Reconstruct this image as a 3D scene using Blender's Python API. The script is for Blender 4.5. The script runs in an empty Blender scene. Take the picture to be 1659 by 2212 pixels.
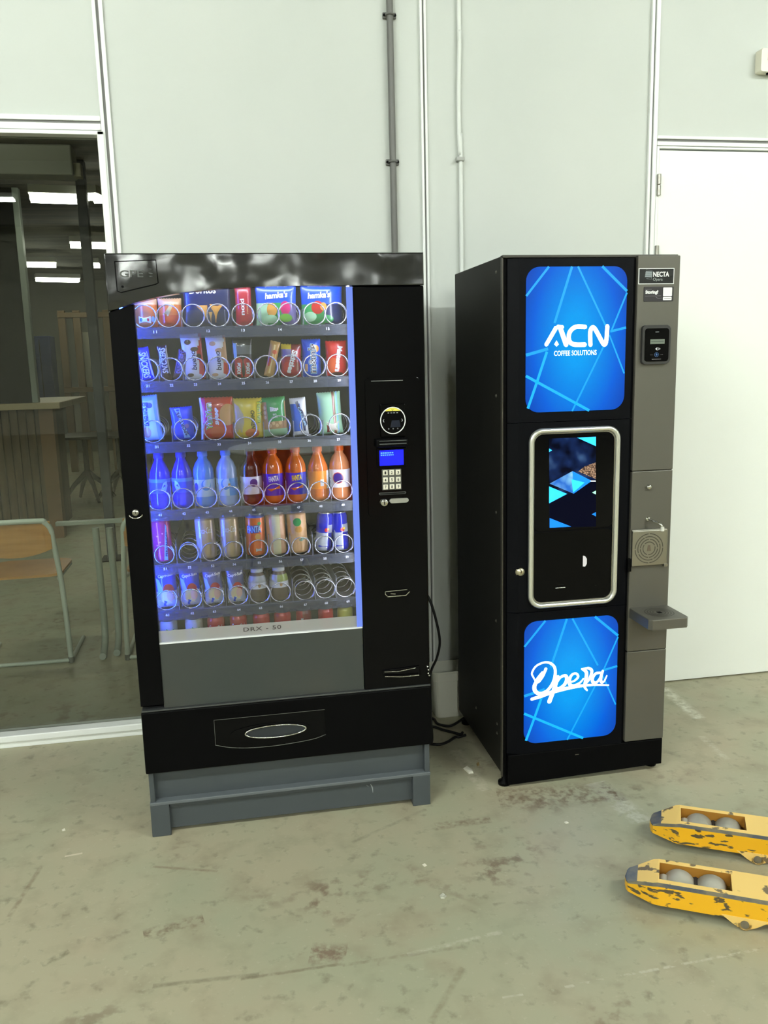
LAMP = 172; ROOMLAMP = 24; LEDR = 0.95; LEDL = 95; LEDT = 26; LEDW = 34; LAMPS = [(-5.4,-3.8),(-3.4,-3.8),(-1.5,-3.8),(3.7,-3.8),(5.6,-3.8),(-5,-7.6),(-2.9,-7.6),(1.1,-7.9),(5,-7.6),(-3.6,-11.5),(.6,-11.5),(3.8,-11.5)]
import bpy, bmesh, math, random
from mathutils import Vector, Matrix
random.seed(7)
PI = math.pi
sc = bpy.context.scene
COL = sc.collection

# ------------------------------------------------------------------ camera
FPX, YAW, PITCH, ROLL = 1819.2, .1769, .1798, -.0252
CAM = Vector((.33, -3.4283, 1.5147))
IW, IH = 1659, 2212
FW = Vector((math.sin(YAW)*math.cos(PITCH), math.cos(YAW)*math.cos(PITCH), -math.sin(PITCH)))
R0 = Vector((math.cos(YAW), -math.sin(YAW), 0)); U0 = R0.cross(FW)
RT = R0*math.cos(ROLL)+U0*math.sin(ROLL); UP = U0*math.cos(ROLL)-R0*math.sin(ROLL)
def ray(x, y): return FW*FPX+RT*(x-IW/2)-UP*(y-IH/2)
def at(x, y, Y):
    d = ray(x, y); return CAM+d*((Y-CAM.y)/d.y)
def atz(x, y, Z):
    d = ray(x, y); return CAM+d*((Z-CAM.z)/d.z)
cd = bpy.data.cameras.new('camera'); co = bpy.data.objects.new('camera', cd); COL.objects.link(co)
co.matrix_world = Matrix(((RT.x, UP.x, -FW.x, CAM.x), (RT.y, UP.y, -FW.y, CAM.y), (RT.z, UP.z, -FW.z, CAM.z), (0, 0, 0, 1)))
cd.sensor_width = 36; cd.lens = FPX*36/IH; cd.clip_start = .05
sc.camera = co
sc.view_settings.view_transform = 'Standard'; sc.view_settings.look = 'None'
sc.view_settings.gamma = 1; sc.view_settings.use_curve_mapping = False
sc.view_settings.exposure = 0
sc.cycles.max_bounces = 6; sc.cycles.diffuse_bounces = 3; sc.cycles.transparent_max_bounces = 12; sc.cycles.glossy_bounces = 3; sc.cycles.use_adaptive_sampling = True; sc.cycles.adaptive_threshold = .08; sc.cycles.adaptive_min_samples = 24
sc.cycles.sample_clamp_indirect = 6; sc.cycles.caustics_reflective = False; sc.cycles.caustics_refractive = False
w = bpy.data.worlds.new('world'); sc.world = w; w.use_nodes = True
w.node_tree.nodes['Background'].inputs[0].default_value = (.5, .55, .5, 1)
w.node_tree.nodes['Background'].inputs[1].default_value = .02

# ------------------------------------------------------------------ materials
def lin(c):
    return tuple(((v/255)/12.92 if v/255 <= .04045 else ((v/255+.055)/1.055)**2.4) for v in c)
MATS = {}
def M(name, rgb=(128, 128, 128), rough=.5, metal=0, emit=0, coat=0, spec=.5, trans=0, ecol=None):
    if name in MATS: return MATS[name]
    m = bpy.data.materials.new(name); m.use_nodes = True
    b = m.node_tree.nodes['Principled BSDF']
    b.inputs['Base Color'].default_value = (*lin(rgb), 1)
    b.inputs['Roughness'].default_value = rough; b.inputs['Metallic'].default_value = metal
    b.inputs['Specular IOR Level'].default_value = spec
    if coat: b.inputs['Coat Weight'].default_value = coat; b.inputs['Coat Roughness'].default_value = .08
    if trans: b.inputs['Transmission Weight'].default_value = trans
    if emit:
        b.inputs['Emission Color'].default_value = (*lin(ecol or rgb), 1); b.inputs['Emission Strength'].default_value = emit
    m.diffuse_color = (*lin(rgb), 1)
    MATS[name] = m
    return m
def nodes(m): return m.node_tree.nodes, m.node_tree.links, m.node_tree.nodes['Principled BSDF']
def noise_color(m, c1, c2, scale=5, detail=5, lo=.4, hi=.6, stretch=(1, 1, 1)):
    n, l, b = nodes(m)
    tc = n.new('ShaderNodeTexCoord'); mp = n.new('ShaderNodeMapping'); mp.inputs['Scale'].default_value = stretch
    t = n.new('ShaderNodeTexNoise'); t.inputs['Scale'].default_value = scale; t.inputs['Detail'].default_value = detail
    r = n.new('ShaderNodeValToRGB'); r.color_ramp.elements[0].position = lo; r.color_ramp.elements[1].position = hi
    r.color_ramp.elements[0].color = (*lin(c1), 1); r.color_ramp.elements[1].color = (*lin(c2), 1)
    l.new(tc.outputs['Object'], mp.inputs[0]); l.new(mp.outputs[0], t.inputs['Vector']); l.new(t.outputs['Fac'], r.inputs[0]); l.new(r.outputs[0], b.inputs['Base Color'])
    return m
def bump(m, scale=6, strength=.2, dist=.01, detail=2):
    n, l, b = nodes(m)
    tc = n.new('ShaderNodeTexCoord'); t = n.new('ShaderNodeTexNoise'); t.inputs['Scale'].default_value = scale; t.inputs['Detail'].default_value = detail
    bp = n.new('ShaderNodeBump'); bp.inputs['Strength'].default_value = strength; bp.inputs['Distance'].default_value = dist
    l.new(tc.outputs['Object'], t.inputs['Vector']); l.new(t.outputs['Fac'], bp.inputs['Height']); l.new(bp.outputs[0], b.inputs['Normal'])
    return m
def glass(name, tint, refl, ior=1.5, rough=.0):
    m = bpy.data.materials.new(name); m.use_nodes = True; n = m.node_tree.nodes; l = m.node_tree.links; n.clear()
    o = n.new('ShaderNodeOutputMaterial'); mx = n.new('ShaderNodeMixShader'); tr = n.new('ShaderNodeBsdfTransparent'); gl = n.new('ShaderNodeBsdfGlossy')
    tr.inputs[0].default_value = (*tint, 1); gl.inputs[0].default_value = (refl, refl, refl, 1); gl.inputs['Roughness'].default_value = rough
    fr = n.new('ShaderNodeFresnel'); fr.inputs[0].default_value = ior
    l.new(fr.outputs[0], mx.inputs[0]); l.new(tr.outputs[0], mx.inputs[1]); l.new(gl.outputs[0], mx.inputs[2]); l.new(mx.outputs[0], o.inputs[0])
    m.diffuse_color = (.6, .7, .7, .3); MATS[name] = m
    return m
def translucent(name, rgb, fac, rough=.4):
    m = bpy.data.materials.new(name); m.use_nodes = True; n = m.node_tree.nodes; l = m.node_tree.links
    b = n['Principled BSDF']; b.inputs['Base Color'].default_value = (*lin(rgb), 1); b.inputs['Roughness'].default_value = rough
    b.inputs['Alpha'].default_value = fac
    MATS[name] = m
    return m

# ------------------------------------------------------------------ mesh builder
class MB:
    def __init__(s): s.v = []; s.f = []; s.m = []; s.s = []; s.slots = []
    def slot(s, m):
        if m not in s.slots: s.slots.append(m)
        return s.slots.index(m)
    def add(s, vs, fs, m, smooth=False):
        o = len(s.v); s.v += [Vector(p) for p in vs]
        many = isinstance(m, list)
        for i, f in enumerate(fs):
            s.f.append([o+k for k in f]); s.m.append(s.slot(m[i] if many else m)); s.s.append(smooth)
        return s
    def bm(s, b, m, smooth=False):
        b.verts.index_update()
        s.add([v.co.copy() for v in b.verts], [[v.index for v in f.verts] for f in b.faces], m, smooth); b.free(); return s
    def box(s, x0, x1, y0, y1, z0, z1, m, bev=0, seg=2):
        b = bmesh.new()
        vs = [b.verts.new(p) for p in ((x0, y0, z0), (x1, y0, z0), (x1, y1, z0), (x0, y1, z0), (x0, y0, z1), (x1, y0, z1), (x1, y1, z1), (x0, y1, z1))]
        for f in ((3, 2, 1, 0), (4, 5, 6, 7), (0, 1, 5, 4), (1, 2, 6, 5), (2, 3, 7, 6), (3, 0, 4, 7)): b.faces.new([vs[k] for k in f])
        if bev: bmesh.ops.bevel(b, geom=b.edges[:], offset=bev, segments=seg, affect='EDGES', profile=.5)
        return s.bm(b, m, False)
    def prism(s, poly, y0, y1, m, bev=0, side=None):
        """polygon in x,z extruded from y0 (front) to y1; side = material of the rim"""
        b = bmesh.new()
        a = [b.verts.new((x, y0, z)) for x, z in poly]; c = [b.verts.new((x, y1, z)) for x, z in poly]
        ff = b.faces.new(a); b.faces.new(c[::-1]); n = len(poly)
        for i in range(n): b.faces.new((a[i], c[i], c[(i+1) % n], a[(i+1) % n]))
        if bev: bmesh.ops.bevel(b, geom=list(ff.edges), offset=bev, segments=2, affect='EDGES', profile=.5)
        bmesh.ops.recalc_face_normals(b, faces=b.faces[:])
        return s.bm(b, m)
    def plan(s, poly, z0, z1, m, bev=0):
        """polygon in x,y extruded in z"""
        b = bmesh.new()
        a = [b.verts.new((x, y, z1)) for x, y in poly]; c = [b.verts.new((x, y, z0)) for x, y in poly]
        ff = b.faces.new(a); b.faces.new(c[::-1]); n = len(poly)
        for i in range(n): b.faces.new((a[i], c[i], c[(i+1) % n], a[(i+1) % n]))
        if bev: bmesh.ops.bevel(b, geom=list(ff.edges), offset=bev, segments=2, affect='EDGES', profile=.5)
        bmesh.ops.recalc_face_normals(b, faces=b.faces[:])
        return s.bm(b, m)
    def ring(s, out, inn, y0, y1, m):
        n = len(out); vs = []
        for L, y in ((out, y0), (inn, y0), (out, y1), (inn, y1)): vs += [(x, y, z) for x, z in L]
        fs = []
        for i in range(n):
            j = (i+1) % n
            fs += [(i, j, n+j, n+i), (2*n+i, 3*n+i, 3*n+j, 2*n+j), (i, 2*n+i, 2*n+j, j), (n+i, n+j, 3*n+j, 3*n+i)]
        return s.add(vs, fs, m)
    def tube(s, pts, r, m, n=8, closed=False, caps=True):
        pts = [Vector(p) for p in pts]; k = len(pts); vs = []; up = None
        for i, p in enumerate(pts):
            t = (pts[(i+1) % k]-pts[i-1]) if closed else (pts[min(i+1, k-1)]-pts[max(i-1, 0)])
            t.normalize()
            if up is None:
                up = Vector((0, 0, 1)) if abs(t.z) < .9 else Vector((1, 0, 0))
            a = t.cross(up)
            if a.length < 1e-4: a = t.orthogonal()
            a.normalize(); up = a.cross(t).normalized()
            rr = r[i] if isinstance(r, (list, tuple)) else r
            for j in range(n):
                q = 2*PI*j/n; vs.append(p+a*math.cos(q)*rr+up*math.sin(q)*rr)
        fs = []
        for i in range(k if closed else k-1):
            o, o2 = i*n, ((i+1) % k)*n
            for j in range(n): fs.append((o+j, o+(j+1) % n, o2+(j+1) % n, o2+j))
        s.add(vs, fs, m, True)
        if caps and not closed:
            s.add(vs[:n], [list(range(n))[::-1]], m); s.add(vs[-n:], [list(range(n))], m)
        return s
    def lathe(s, prof, m, c=(0, 0, 0), n=20, axis='z', smooth=True):
        """prof: (r, h[, mat]) list; axis through c"""
        vs = []; fs = []; ms = []; c = Vector(c)
        for p in prof:
            for j in range(n):
                q = 2*PI*j/n; x, y, h = p[0]*math.cos(q), p[0]*math.sin(q), p[1]
                vs.append(c+(Vector((x, y, h)) if axis == 'z' else Vector((x, h, y)) if axis == 'y' else Vector((h, x, y))))
        for i in range(len(prof)-1):
            mm = prof[i+1][2] if len(prof[i+1]) > 2 else m
            for j in range(n): fs.append((i*n+j, i*n+(j+1) % n, (i+1)*n+(j+1) % n, (i+1)*n+j)); ms.append(mm)
        return s.add(vs, fs, ms, smooth)
    def cyl(s, a, b2, r, m, n=16): return s.tube([a, b2], r, m, n)
    def build(s, name, parent=None, off=None, loc=None):
        if off is None: off = OFF.get(parent.name, Vector()) if parent else (Vector(loc) if loc else Vector())
        me = bpy.data.meshes.new(name); me.from_pydata([p-off for p in s.v], [], s.f)
        for m in s.slots: me.materials.append(m)
        me.polygons.foreach_set('material_index', s.m); me.polygons.foreach_set('use_smooth', s.s)
        b = bmesh.new(); b.from_mesh(me); bmesh.ops.recalc_face_normals(b, faces=b.faces[:]); b.to_mesh(me); b.free()
        me.update()
        o = bpy.data.objects.new(name, me); COL.objects.link(o)
        if parent: o.parent = parent; OFF[o.name] = off
        elif loc: o.location = loc
        return o
OFF = {}
def empty(name, loc, label, cat, group=None, rz=0):
    o = bpy.data.objects.new(name, None); COL.objects.link(o); o.location = loc; o.rotation_euler.z = rz; o.empty_display_size = .1
    OFF[o.name] = Vector(loc) if rz == 0 else Vector()
    return tag(o, label, cat, group)
def tag(o, label, cat, group=None):
    o['label'] = label; o['category'] = cat
    if group: o['group'] = group
    return o
def struct(mb, name, parent=None):
    o = mb.build(name, parent)
    if not parent: o['kind'] = 'structure'
    return o
def rrect(x0, x1, z0, z1, r, n=6):
    P = []
    for cx, cz, a0 in ((x1-r, z1-r, 0), (x0+r, z1-r, 90), (x0+r, z0+r, 180), (x1-r, z0+r, 270)):
        for k in range(n+1):
            q = math.radians(a0+90*k/n); P.append((cx+r*math.cos(q), cz+r*math.sin(q)))
    return P
def ellipse(cx, cz, a, b2, n=32): return [(cx+a*math.cos(2*PI*k/n), cz+b2*math.sin(2*PI*k/n)) for k in range(n)]
def smooth_path(P, k=6):
    P = [Vector(p) for p in P]; out = []
    for i in range(len(P)-1):
        p0, p1, p2, p3 = P[max(i-1, 0)], P[i], P[i+1], P[min(i+2, len(P)-1)]
        for j in range(k):
            t = j/k
            out.append(.5*((2*p1)+(p2-p0)*t+(2*p0-5*p1+4*p2-p3)*t*t+(3*p1-p0-3*p2+p3)*t**3))
    return out+[P[-1]]
def stroke(mb, P, wd, y, m, k=6, sm=True):
    """flat brush stroke in the x,z plane at depth y, round ends; wd one width or one per point"""
    P = [Vector((p[0], p[1])) for p in P]
    ws = wd if isinstance(wd, (list, tuple)) else [wd]*len(P)
    if sm and len(P) > 2:
        Q = smooth_path([(p.x, p.y, 0) for p in P], k); W = []
        for i in range(len(P)-1): W += [ws[i]+(ws[i+1]-ws[i])*j/k for j in range(k)]
        W.append(ws[-1]); P = [Vector((q.x, q.y)) for q in Q]; ws = W
    n = len(P); vs = []; fs = []
    for i, p in enumerate(P):
        t = (P[min(i+1, n-1)]-P[max(i-1, 0)]).normalized(); a = Vector((-t.y, t.x))*ws[i]/2
        vs += [(p.x+a.x, y, p.y+a.y), (p.x-a.x, y, p.y-a.y)]
    for i in range(n-1): fs.append((2*i, 2*i+1, 2*i+3, 2*i+2))
    mb.add(vs, fs, m)
    for p, ww in ((P[0], ws[0]), (P[-1], ws[-1])):
        E = ellipse(p.x, p.y, ww/2, ww/2, 10); mb.add([(x, y, z) for x, z in E], [list(range(10))], m)
TX = {}
def text_mesh(s, bold=0, shear=0, space=1):
    k = (s, bold, shear, space)
    if k not in TX:
        cu = bpy.data.curves.new('lettering', 'FONT'); cu.body = s; cu.size = 1; cu.offset = bold; cu.shear = shear; cu.space_character = space; cu.resolution_u = 3
        o = bpy.data.objects.new('lettering', cu); COL.objects.link(o); bpy.context.view_layer.update()
        me = bpy.data.meshes.new_from_object(o.evaluated_get(bpy.context.evaluated_depsgraph_get()))
        V = [(v.co.x, v.co.y) for v in me.vertices]; F = [list(p.vertices) for p in me.polygons]
        bpy.data.objects.remove(o); bpy.data.meshes.remove(me); bpy.data.curves.remove(cu)
        x0 = min(v[0] for v in V); x1 = max(v[0] for v in V); y0 = min(v[1] for v in V); y1 = max(v[1] for v in V)
        TX[k] = ([((a-(x0+x1)/2), (b2-(y0+y1)/2)) for a, b2 in V], F, x1-x0, y1-y0)
    return TX[k]
def text(mb, s, w_, h_, place, m, rot=0, bold=0, shear=0, space=1):
    """lettering fitted into w_ x h_ (its own reading axes), turned by rot, put down by place(u, v)"""
    V, F, tw, th = text_mesh(s, bold, shear, space); c, sn = math.cos(rot), math.sin(rot); vs = []
    for a, b2 in V:
        a = a*w_/tw; b2 = b2*h_/th; vs.append(place(a*c-b2*sn, a*sn+b2*c))
    mb.add(vs, F, m)
def flat(cx, cz, y): return lambda u, v: (cx+u, y, cz+v)

# common materials
white_trim = M('white_aluminium', (243, 246, 243), .35)
groove = M('groove_grey', (120, 120, 118), .6)
blk = M('black_satin', (6, 6, 7), .45, spec=.06)
blk_gloss = M('black_gloss', (5, 5, 6), .16, spec=.12)
blk_matte = M('black_matte', (6, 6, 6), .6, spec=.06)
chrome = M('chrome', (210, 210, 205), .12, 1)
steel = M('brushed_steel', (165, 163, 155), .32, 1)
white_p = M('print_white', (238, 240, 240), .4)
black_p = M('print_black', (12, 12, 14), .4)
rubber = M('black_rubber', (14, 14, 15), .6)
# ------------------------------------------------------------------ the setting
HW, HE, HN, HT = -9, 7, -17, 4.7          # hall: west, east, back, ceiling
wall_m = noise_color(M('wall_panel', (204, 208, 203), .6), (201, 206, 201), (208, 212, 207), 1.2, 3, .3, .7)
fl = M('floor_coating', (165, 163, 140), .42, spec=.45)
def floor_nodes():
    n, l, b = nodes(fl)
    tc = n.new('ShaderNodeTexCoord'); V = tc.outputs['Object']
    def noise(scale, det=4, stretch=None, rough=.55):
        t = n.new('ShaderNodeTexNoise'); t.inputs['Scale'].default_value = scale; t.inputs['Detail'].default_value = det; t.inputs['Roughness'].default_value = rough
        if stretch:
            mp = n.new('ShaderNodeMapping'); mp.inputs['Scale'].default_value = stretch[:3]; mp.inputs['Rotation'].default_value = (0, 0, stretch[3]); l.new(V, mp.inputs[0]); l.new(mp.outputs[0], t.inputs['Vector'])
        else: l.new(V, t.inputs['Vector'])
        return t.outputs['Fac']
    def ramp(x, a, b2):
        r = n.new('ShaderNodeMapRange'); r.inputs[1].default_value = a; r.inputs[2].default_value = b2; l.new(x, r.inputs[0]); return r.outputs[0]
    def math_(op, x, y=None, c=False):
        q = n.new('ShaderNodeMath'); q.operation = op; q.use_clamp = c
        for i, v in enumerate((x, y)):
            if v is None: continue
            if hasattr(v, 'links'): l.new(v, q.inputs[i])
            else: q.inputs[i].default_value = v
        return q.outputs[0]
    def mix(f, a, col):
        q = n.new('ShaderNodeMix'); q.data_type = 'RGBA'; l.new(f, q.inputs[0])
        if hasattr(a, 'links'): l.new(a, q.inputs[6])
        else: q.inputs[6].default_value = (*lin(a), 1)
        q.inputs[7].default_value = (*lin(col), 1); return q.outputs[2]
    c = mix(ramp(noise(1.7, 3), .38, .62), (176, 169, 143), (167, 167, 141))
    c = mix(math_('MULTIPLY', ramp(noise(4.5, 4), .5, .72), .5), c, (176, 160, 136))
    c = mix(math_('MULTIPLY', ramp(noise(9, 6), .5, .8), .6), c, (136, 132, 109))
    c = mix(math_('MULTIPLY', math_('MULTIPLY', ramp(noise(2.1, 2), .57, .68), ramp(noise(18, 7), .5, .62)), .7), c, (112, 92, 76))
    c = mix(math_('MULTIPLY', ramp(noise(22, 5), .58, .72), .55), c, (116, 112, 92))
    c = mix(math_('MULTIPLY', ramp(noise(60, 3), .62, .72), .35), c, (190, 186, 164))
    sep = n.new('ShaderNodeSeparateXYZ'); l.new(V, sep.inputs[0])
    grain = noise(30, 4); grain2 = noise(9, 3); grain3 = noise(70, 5)
    def line(p, q, wd, col, amt, lo=.4, hi=.6, g=grain):
        nonlocal c
        a = atz(*p, 0); e = atz(*q, 0); d = e-a; L = d.length; d.normalize()
        t = math_('ADD', math_('MULTIPLY', sep.outputs[0], d.x), math_('MULTIPLY', sep.outputs[1], d.y)); t = math_('SUBTRACT', t, a.x*d.x+a.y*d.y)
        s = math_('SUBTRACT', math_('MULTIPLY', sep.outputs[0], -d.y), math_('MULTIPLY', sep.outputs[1], -d.x)); s = math_('SUBTRACT', s, -a.x*d.y+a.y*d.x)
        s = math_('ABSOLUTE', math_('ADD', s, math_('MULTIPLY', math_('SUBTRACT', g, .5), wd*.8)))
        f = math_('MULTIPLY', ramp(s, wd, wd*.35), math_('MULTIPLY', math_('GREATER_THAN', t, 0), math_('LESS_THAN', t, L)))
        f = math_('MULTIPLY', math_('MULTIPLY', f, ramp(math_('ADD', math_('MULTIPLY', g, .6), math_('MULTIPLY', grain3, .4)), lo, hi)), amt); c = mix(f, c, col)
    line((1432, 1485), (1512, 1552), .035, (222, 222, 205), .8)
    line((1515, 1590), (1570, 1640), .02, (205, 203, 184), .6)
    line((1285, 1690), (1390, 1775), .05, (205, 206, 190), .75)
    line((1300, 1690), (1350, 1730), .022, (92, 78, 60), .7, .42)
    line((985, 1620), (1048, 1708), .03, (196, 190, 168), .8)
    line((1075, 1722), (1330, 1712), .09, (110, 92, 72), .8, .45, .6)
    line((940, 1785), (1060, 1770), .025, (112, 90, 72), .7)
    line((880, 2062), (1085, 2012), .010, (203, 203, 184), .55, lo=.42, hi=.6)
    line((1220, 2132), (1640, 2050), .006, (200, 200, 182), .6, lo=.48, hi=.56)
    line((1085, 2155), (1130, 2148), .005, (200, 200, 182), .6)
    line((520, 2115), (740, 2082), .007, (122, 113, 92), .7, lo=.35, hi=.55)
    line((740, 2085), (1000, 2045), .008, (132, 124, 102), .6, lo=.4)
    line((760, 1820), (920, 1748), .010, (134, 130, 108), .6, lo=.38)
    line((20, 1980), (90, 1870), .010, (128, 112, 90), .6, lo=.35, hi=.55)
    line((330, 1872), (470, 1882), .008, (128, 108, 88), .7, lo=.3)
    line((140, 1850), (178, 1843), .006, (215, 205, 185), .9, lo=.2, hi=.3)
    line((90, 2085), (150, 2055), .015, (100, 98, 76), .7)
    line((330, 2130), (560, 2105), .010, (110, 104, 84), .6, lo=.3)
    line((930, 2210), (1000, 2090), .012, (136, 128, 104), .6, lo=.3)
    line((670, 2058), (748, 2060), .045, (118, 92, 78), .75, .42, .56)
    line((310, 2020), (440, 1985), .03, (108, 88, 70), .7, .44, .58)
    l.new(c, b.inputs['Base Color'])
    rr = n.new('ShaderNodeMapRange'); rr.inputs[3].default_value = .34; rr.inputs[4].default_value = .62; l.new(noise(7, 4), rr.inputs[0]); l.new(rr.outputs[0], b.inputs['Roughness'])
floor_nodes()
struct(MB().box(HW, HE, HN, 13, -.1, 0, fl), 'floor')
WX0, WX1, WZ = -2.7, -.068, 2.362          # window opening
DX0, DX1, DZ = 2.119, 3.15, 2.352
m = MB()
for x0, x1, z0, z1 in ((HW, WX0, 0, HT), (WX0, WX1, WZ, HT), (WX1, DX0, 0, HT), (DX0, DX1, DZ, HT), (DX1, HE, 0, HT)):
    m.box(x0, x1, 0, .1, z0, z1, wall_m)
struct(m, 'wall_north')
hall_m = M('hall_wall', (206, 205, 190), .7)
struct(MB().box(HW-.1, HW, HN, 0, 0, HT, hall_m), 'wall_west')
struct(MB().box(HE, HE+.1, HN, 0, 0, HT, hall_m), 'wall_east')
struct(MB().box(HW, HE, HN-.1, HN, 0, HT, hall_m), 'wall_south')
ceil_m = M('ceiling_brown', (110, 106, 92), .8)
m = MB().box(HW, HE, HN, .1, HT, HT+.1, ceil_m)
struct(m, 'ceiling')
for k in range(4): struct(MB().box(HW, HE, -15.5+4*k, -15.2+4*k, HT-.35, HT, M('beam_grey', (110, 108, 98), .6)), 'trim_%d' % (20+k))
# aluminium cover strips of the partition
def vtrim(n_, x0, xa, xb, x1, z0, z1):
    struct(MB().box(x0, xa, -.014, 0, z0, z1, white_trim, .002).box(xb, x1, -.014, 0, z0, z1, white_trim, .002).box(xa, xb, -.006, 0, z0, z1, groove), n_)
vtrim('trim_1', -.0755, -.0625, -.0525, -.038, 0, HT)
vtrim('trim_2', 1.127, 1.1365, 1.1435, 1.152, 0, HT)
vtrim('trim_3', 2.084, 2.0965, 2.1035, 2.121, 0, HT)
def htrim(n_, x0, x1, z0, za, zb, z1):
    struct(MB().box(x0, x1, -.014, 0, z0, za, white_trim, .002).box(x0, x1, -.014, 0, zb, z1, white_trim, .002).box(x0, x1, -.006, 0, za, zb, groove), n_)
htrim('trim_4', HW, -.0765, 2.364, 2.387, 2.396, 2.414)
htrim('trim_5', 2.122, HE, 2.352, 2.368, 2.378, 2.391)
# window: frame, glass, sill
w1 = MB()
w1.box(WX1-.024, WX1+.001, -.02, .06, .05, WZ-.001, white_trim, .003).box(WX0, WX0+.03, -.02, .06, .05, WZ-.001, white_trim, .003)
w1.box(WX0, WX1, -.02, .06, WZ-.015, WZ-.001, white_trim, .002)
w1.box(WX0, WX1, -.024, .06, .028, .056, white_trim, .004).box(WX0, WX1, -.012, .06, .0, .028, white_trim, .003)
wf = struct(w1, 'window_1')
gl = glass('window_glass', (.90, .93, .90), 1.0, 1.5)
MB().box(WX0+.03, WX1-.024, .028, .034, .056, WZ-.015, gl).build('window_glass', wf)
# door
d = MB()
door_m = M('door_white', (246, 249, 244), .35)
d.box(DX0+.004, DX0+.015, -.012, .07, 0, DZ-.002, white_trim, .002).box(DX1-.012, DX1-.001, -.012, .07, 0, DZ-.002, white_trim, .002)
d.box(DX0+.015, DX1-.012, -.012, .07, 2.341, DZ-.002, white_trim, .002)
dr = struct(d, 'door_1')
MB().box(2.137, 3.135, -.004, .04, .006, 2.3355, door_m, .002).build('door_leaf', dr)
for z in (2.155, 1.87, .25):
    h = MB()
    for a, b2 in ((z, z+.04), (z+.044, z+.084)): h.cyl((2.1335, -.016, a), (2.1335, -.016, b2), .008, steel, 12)
    h.box(2.126, 2.141, -.0125, -.004, z+.001, z+.083, steel)
    h.build('hinge', dr)
lh = MB(); lh.box(3.05, 3.075, -.012, -.004, .98, 1.13, steel, .003).tube([(3.062, -.012, 1.07), (3.062, -.05, 1.07), (3.05, -.055, 1.07), (2.95, -.055, 1.07)], .009, steel)
lh.build('door_handle', dr)

# conduits on the wall
pipe_grey = M('conduit_grey', (104, 104, 101), .45); pipe_white = M('conduit_white', (226, 230, 226), .45)
r_ = empty('conduit_pipe', (1.01, -.018, 1.2), 'thick grey conduit pipe running up the wall above the snack machine', 'pipe', 'pipes on the wall')
MB().cyl((1.01, -.018, .1), (1.01, -.018, HT), .0125, pipe_grey, 14).build('pipe', r_)
for z in (2.797, 2.27):
    c = MB().box(.984, 1.036, -.012, 0, z-.011, z+.011, pipe_grey, .003).tube([(1.01+.0145*math.cos(q), -.018+.0145*math.sin(q), z) for q in [2*PI*k/16 for k in range(16)]], .004, pipe_grey, 6, True)
    c.cyl((.989, -.016, z), (.989, -.0, z), .005, blk, 8).cyl((1.031, -.016, z), (1.031, -.0, z), .005, blk, 8)
    c.build('pipe_clip', r_)
r_ = empty('white_conduit', (1.283, -.012, 1.2), 'thin white cable conduit on the wall just behind the coffee machine', 'pipe', 'pipes on the wall')
MB().tube(smooth_path([(1.279, -.012, HT), (1.282, -.012, 2.87), (1.284, -.013, 2.75), (1.279, -.012, 2.55), (1.279, -.012, 2.4), (1.283, -.012, 2.3), (1.285, -.012, 2.2), (1.287, -.012, .1)], 6), .0085, pipe_white, 10).build('pipe', r_)
MB().box(1.266, 1.298, -.026, 0, 2.277, 2.292, M('clip_grey', (170, 172, 168), .5), .003).build('pipe_clip', r_)
# alarm call box, cut by the frame
r_ = empty('alarm_box', (2.625, -.02, 2.64), 'cream alarm call box with a dark red window high on the wall over the door', 'alarm')
cream = M('cream_plastic', (240, 236, 218), .4)
MB().prism(rrect(2.556, 2.70, 2.640, 2.729, .008), -.042, 0, cream, .003).build('housing', r_)
MB().box(2.585, 2.67, -.0445, -.04, 2.683, 2.703, M('dark_red', (96, 20, 20), .3)).build('red_window', r_)
MB().cyl((2.6, -.022, 2.633), (2.6, -.022, 2.641), .006, blk, 8).build('cable_gland', r_)

# ------------------------------------------------------------------ hall lamps and what the glass mirrors
lamp_m = M('tube_light', (248, 255, 248), .5, emit=LAMP)
bat_m = M('batten_white', (215, 216, 210), .5)
def lamp(x, y, z, L=1.5, ang=0, mt=None, label='white twin-tube ceiling light over the hall floor', grp='hall ceiling lights'):
    r = empty('ceiling_light', (x, y, z), label, 'lamp', grp)
    c, s = math.cos(ang), math.sin(ang)
    b = MB(); b.add([(x+c*a-s*e, y+s*a+c*e, z+h) for a in (-L/2, L/2) for e in (-.1, .1) for h in (0, .06)], [(0, 1, 3, 2), (4, 6, 7, 5), (0, 4, 5, 1), (2, 3, 7, 6), (0, 2, 6, 4), (1, 5, 7, 3)], bat_m)
    b.build('housing', r)
    for e in (-.06, .06):
        MB().tube([(x-c*L*.48-s*e, y-s*L*.48+c*e, z-.03), (x+c*L*.48-s*e, y+s*L*.48+c*e, z-.03)], .022, mt or lamp_m, 8).build('tube', r)
for x, y in LAMPS: lamp(x, y, HT-.5)  # unseen rows; the two near the middle are added fill for the gap
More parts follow.
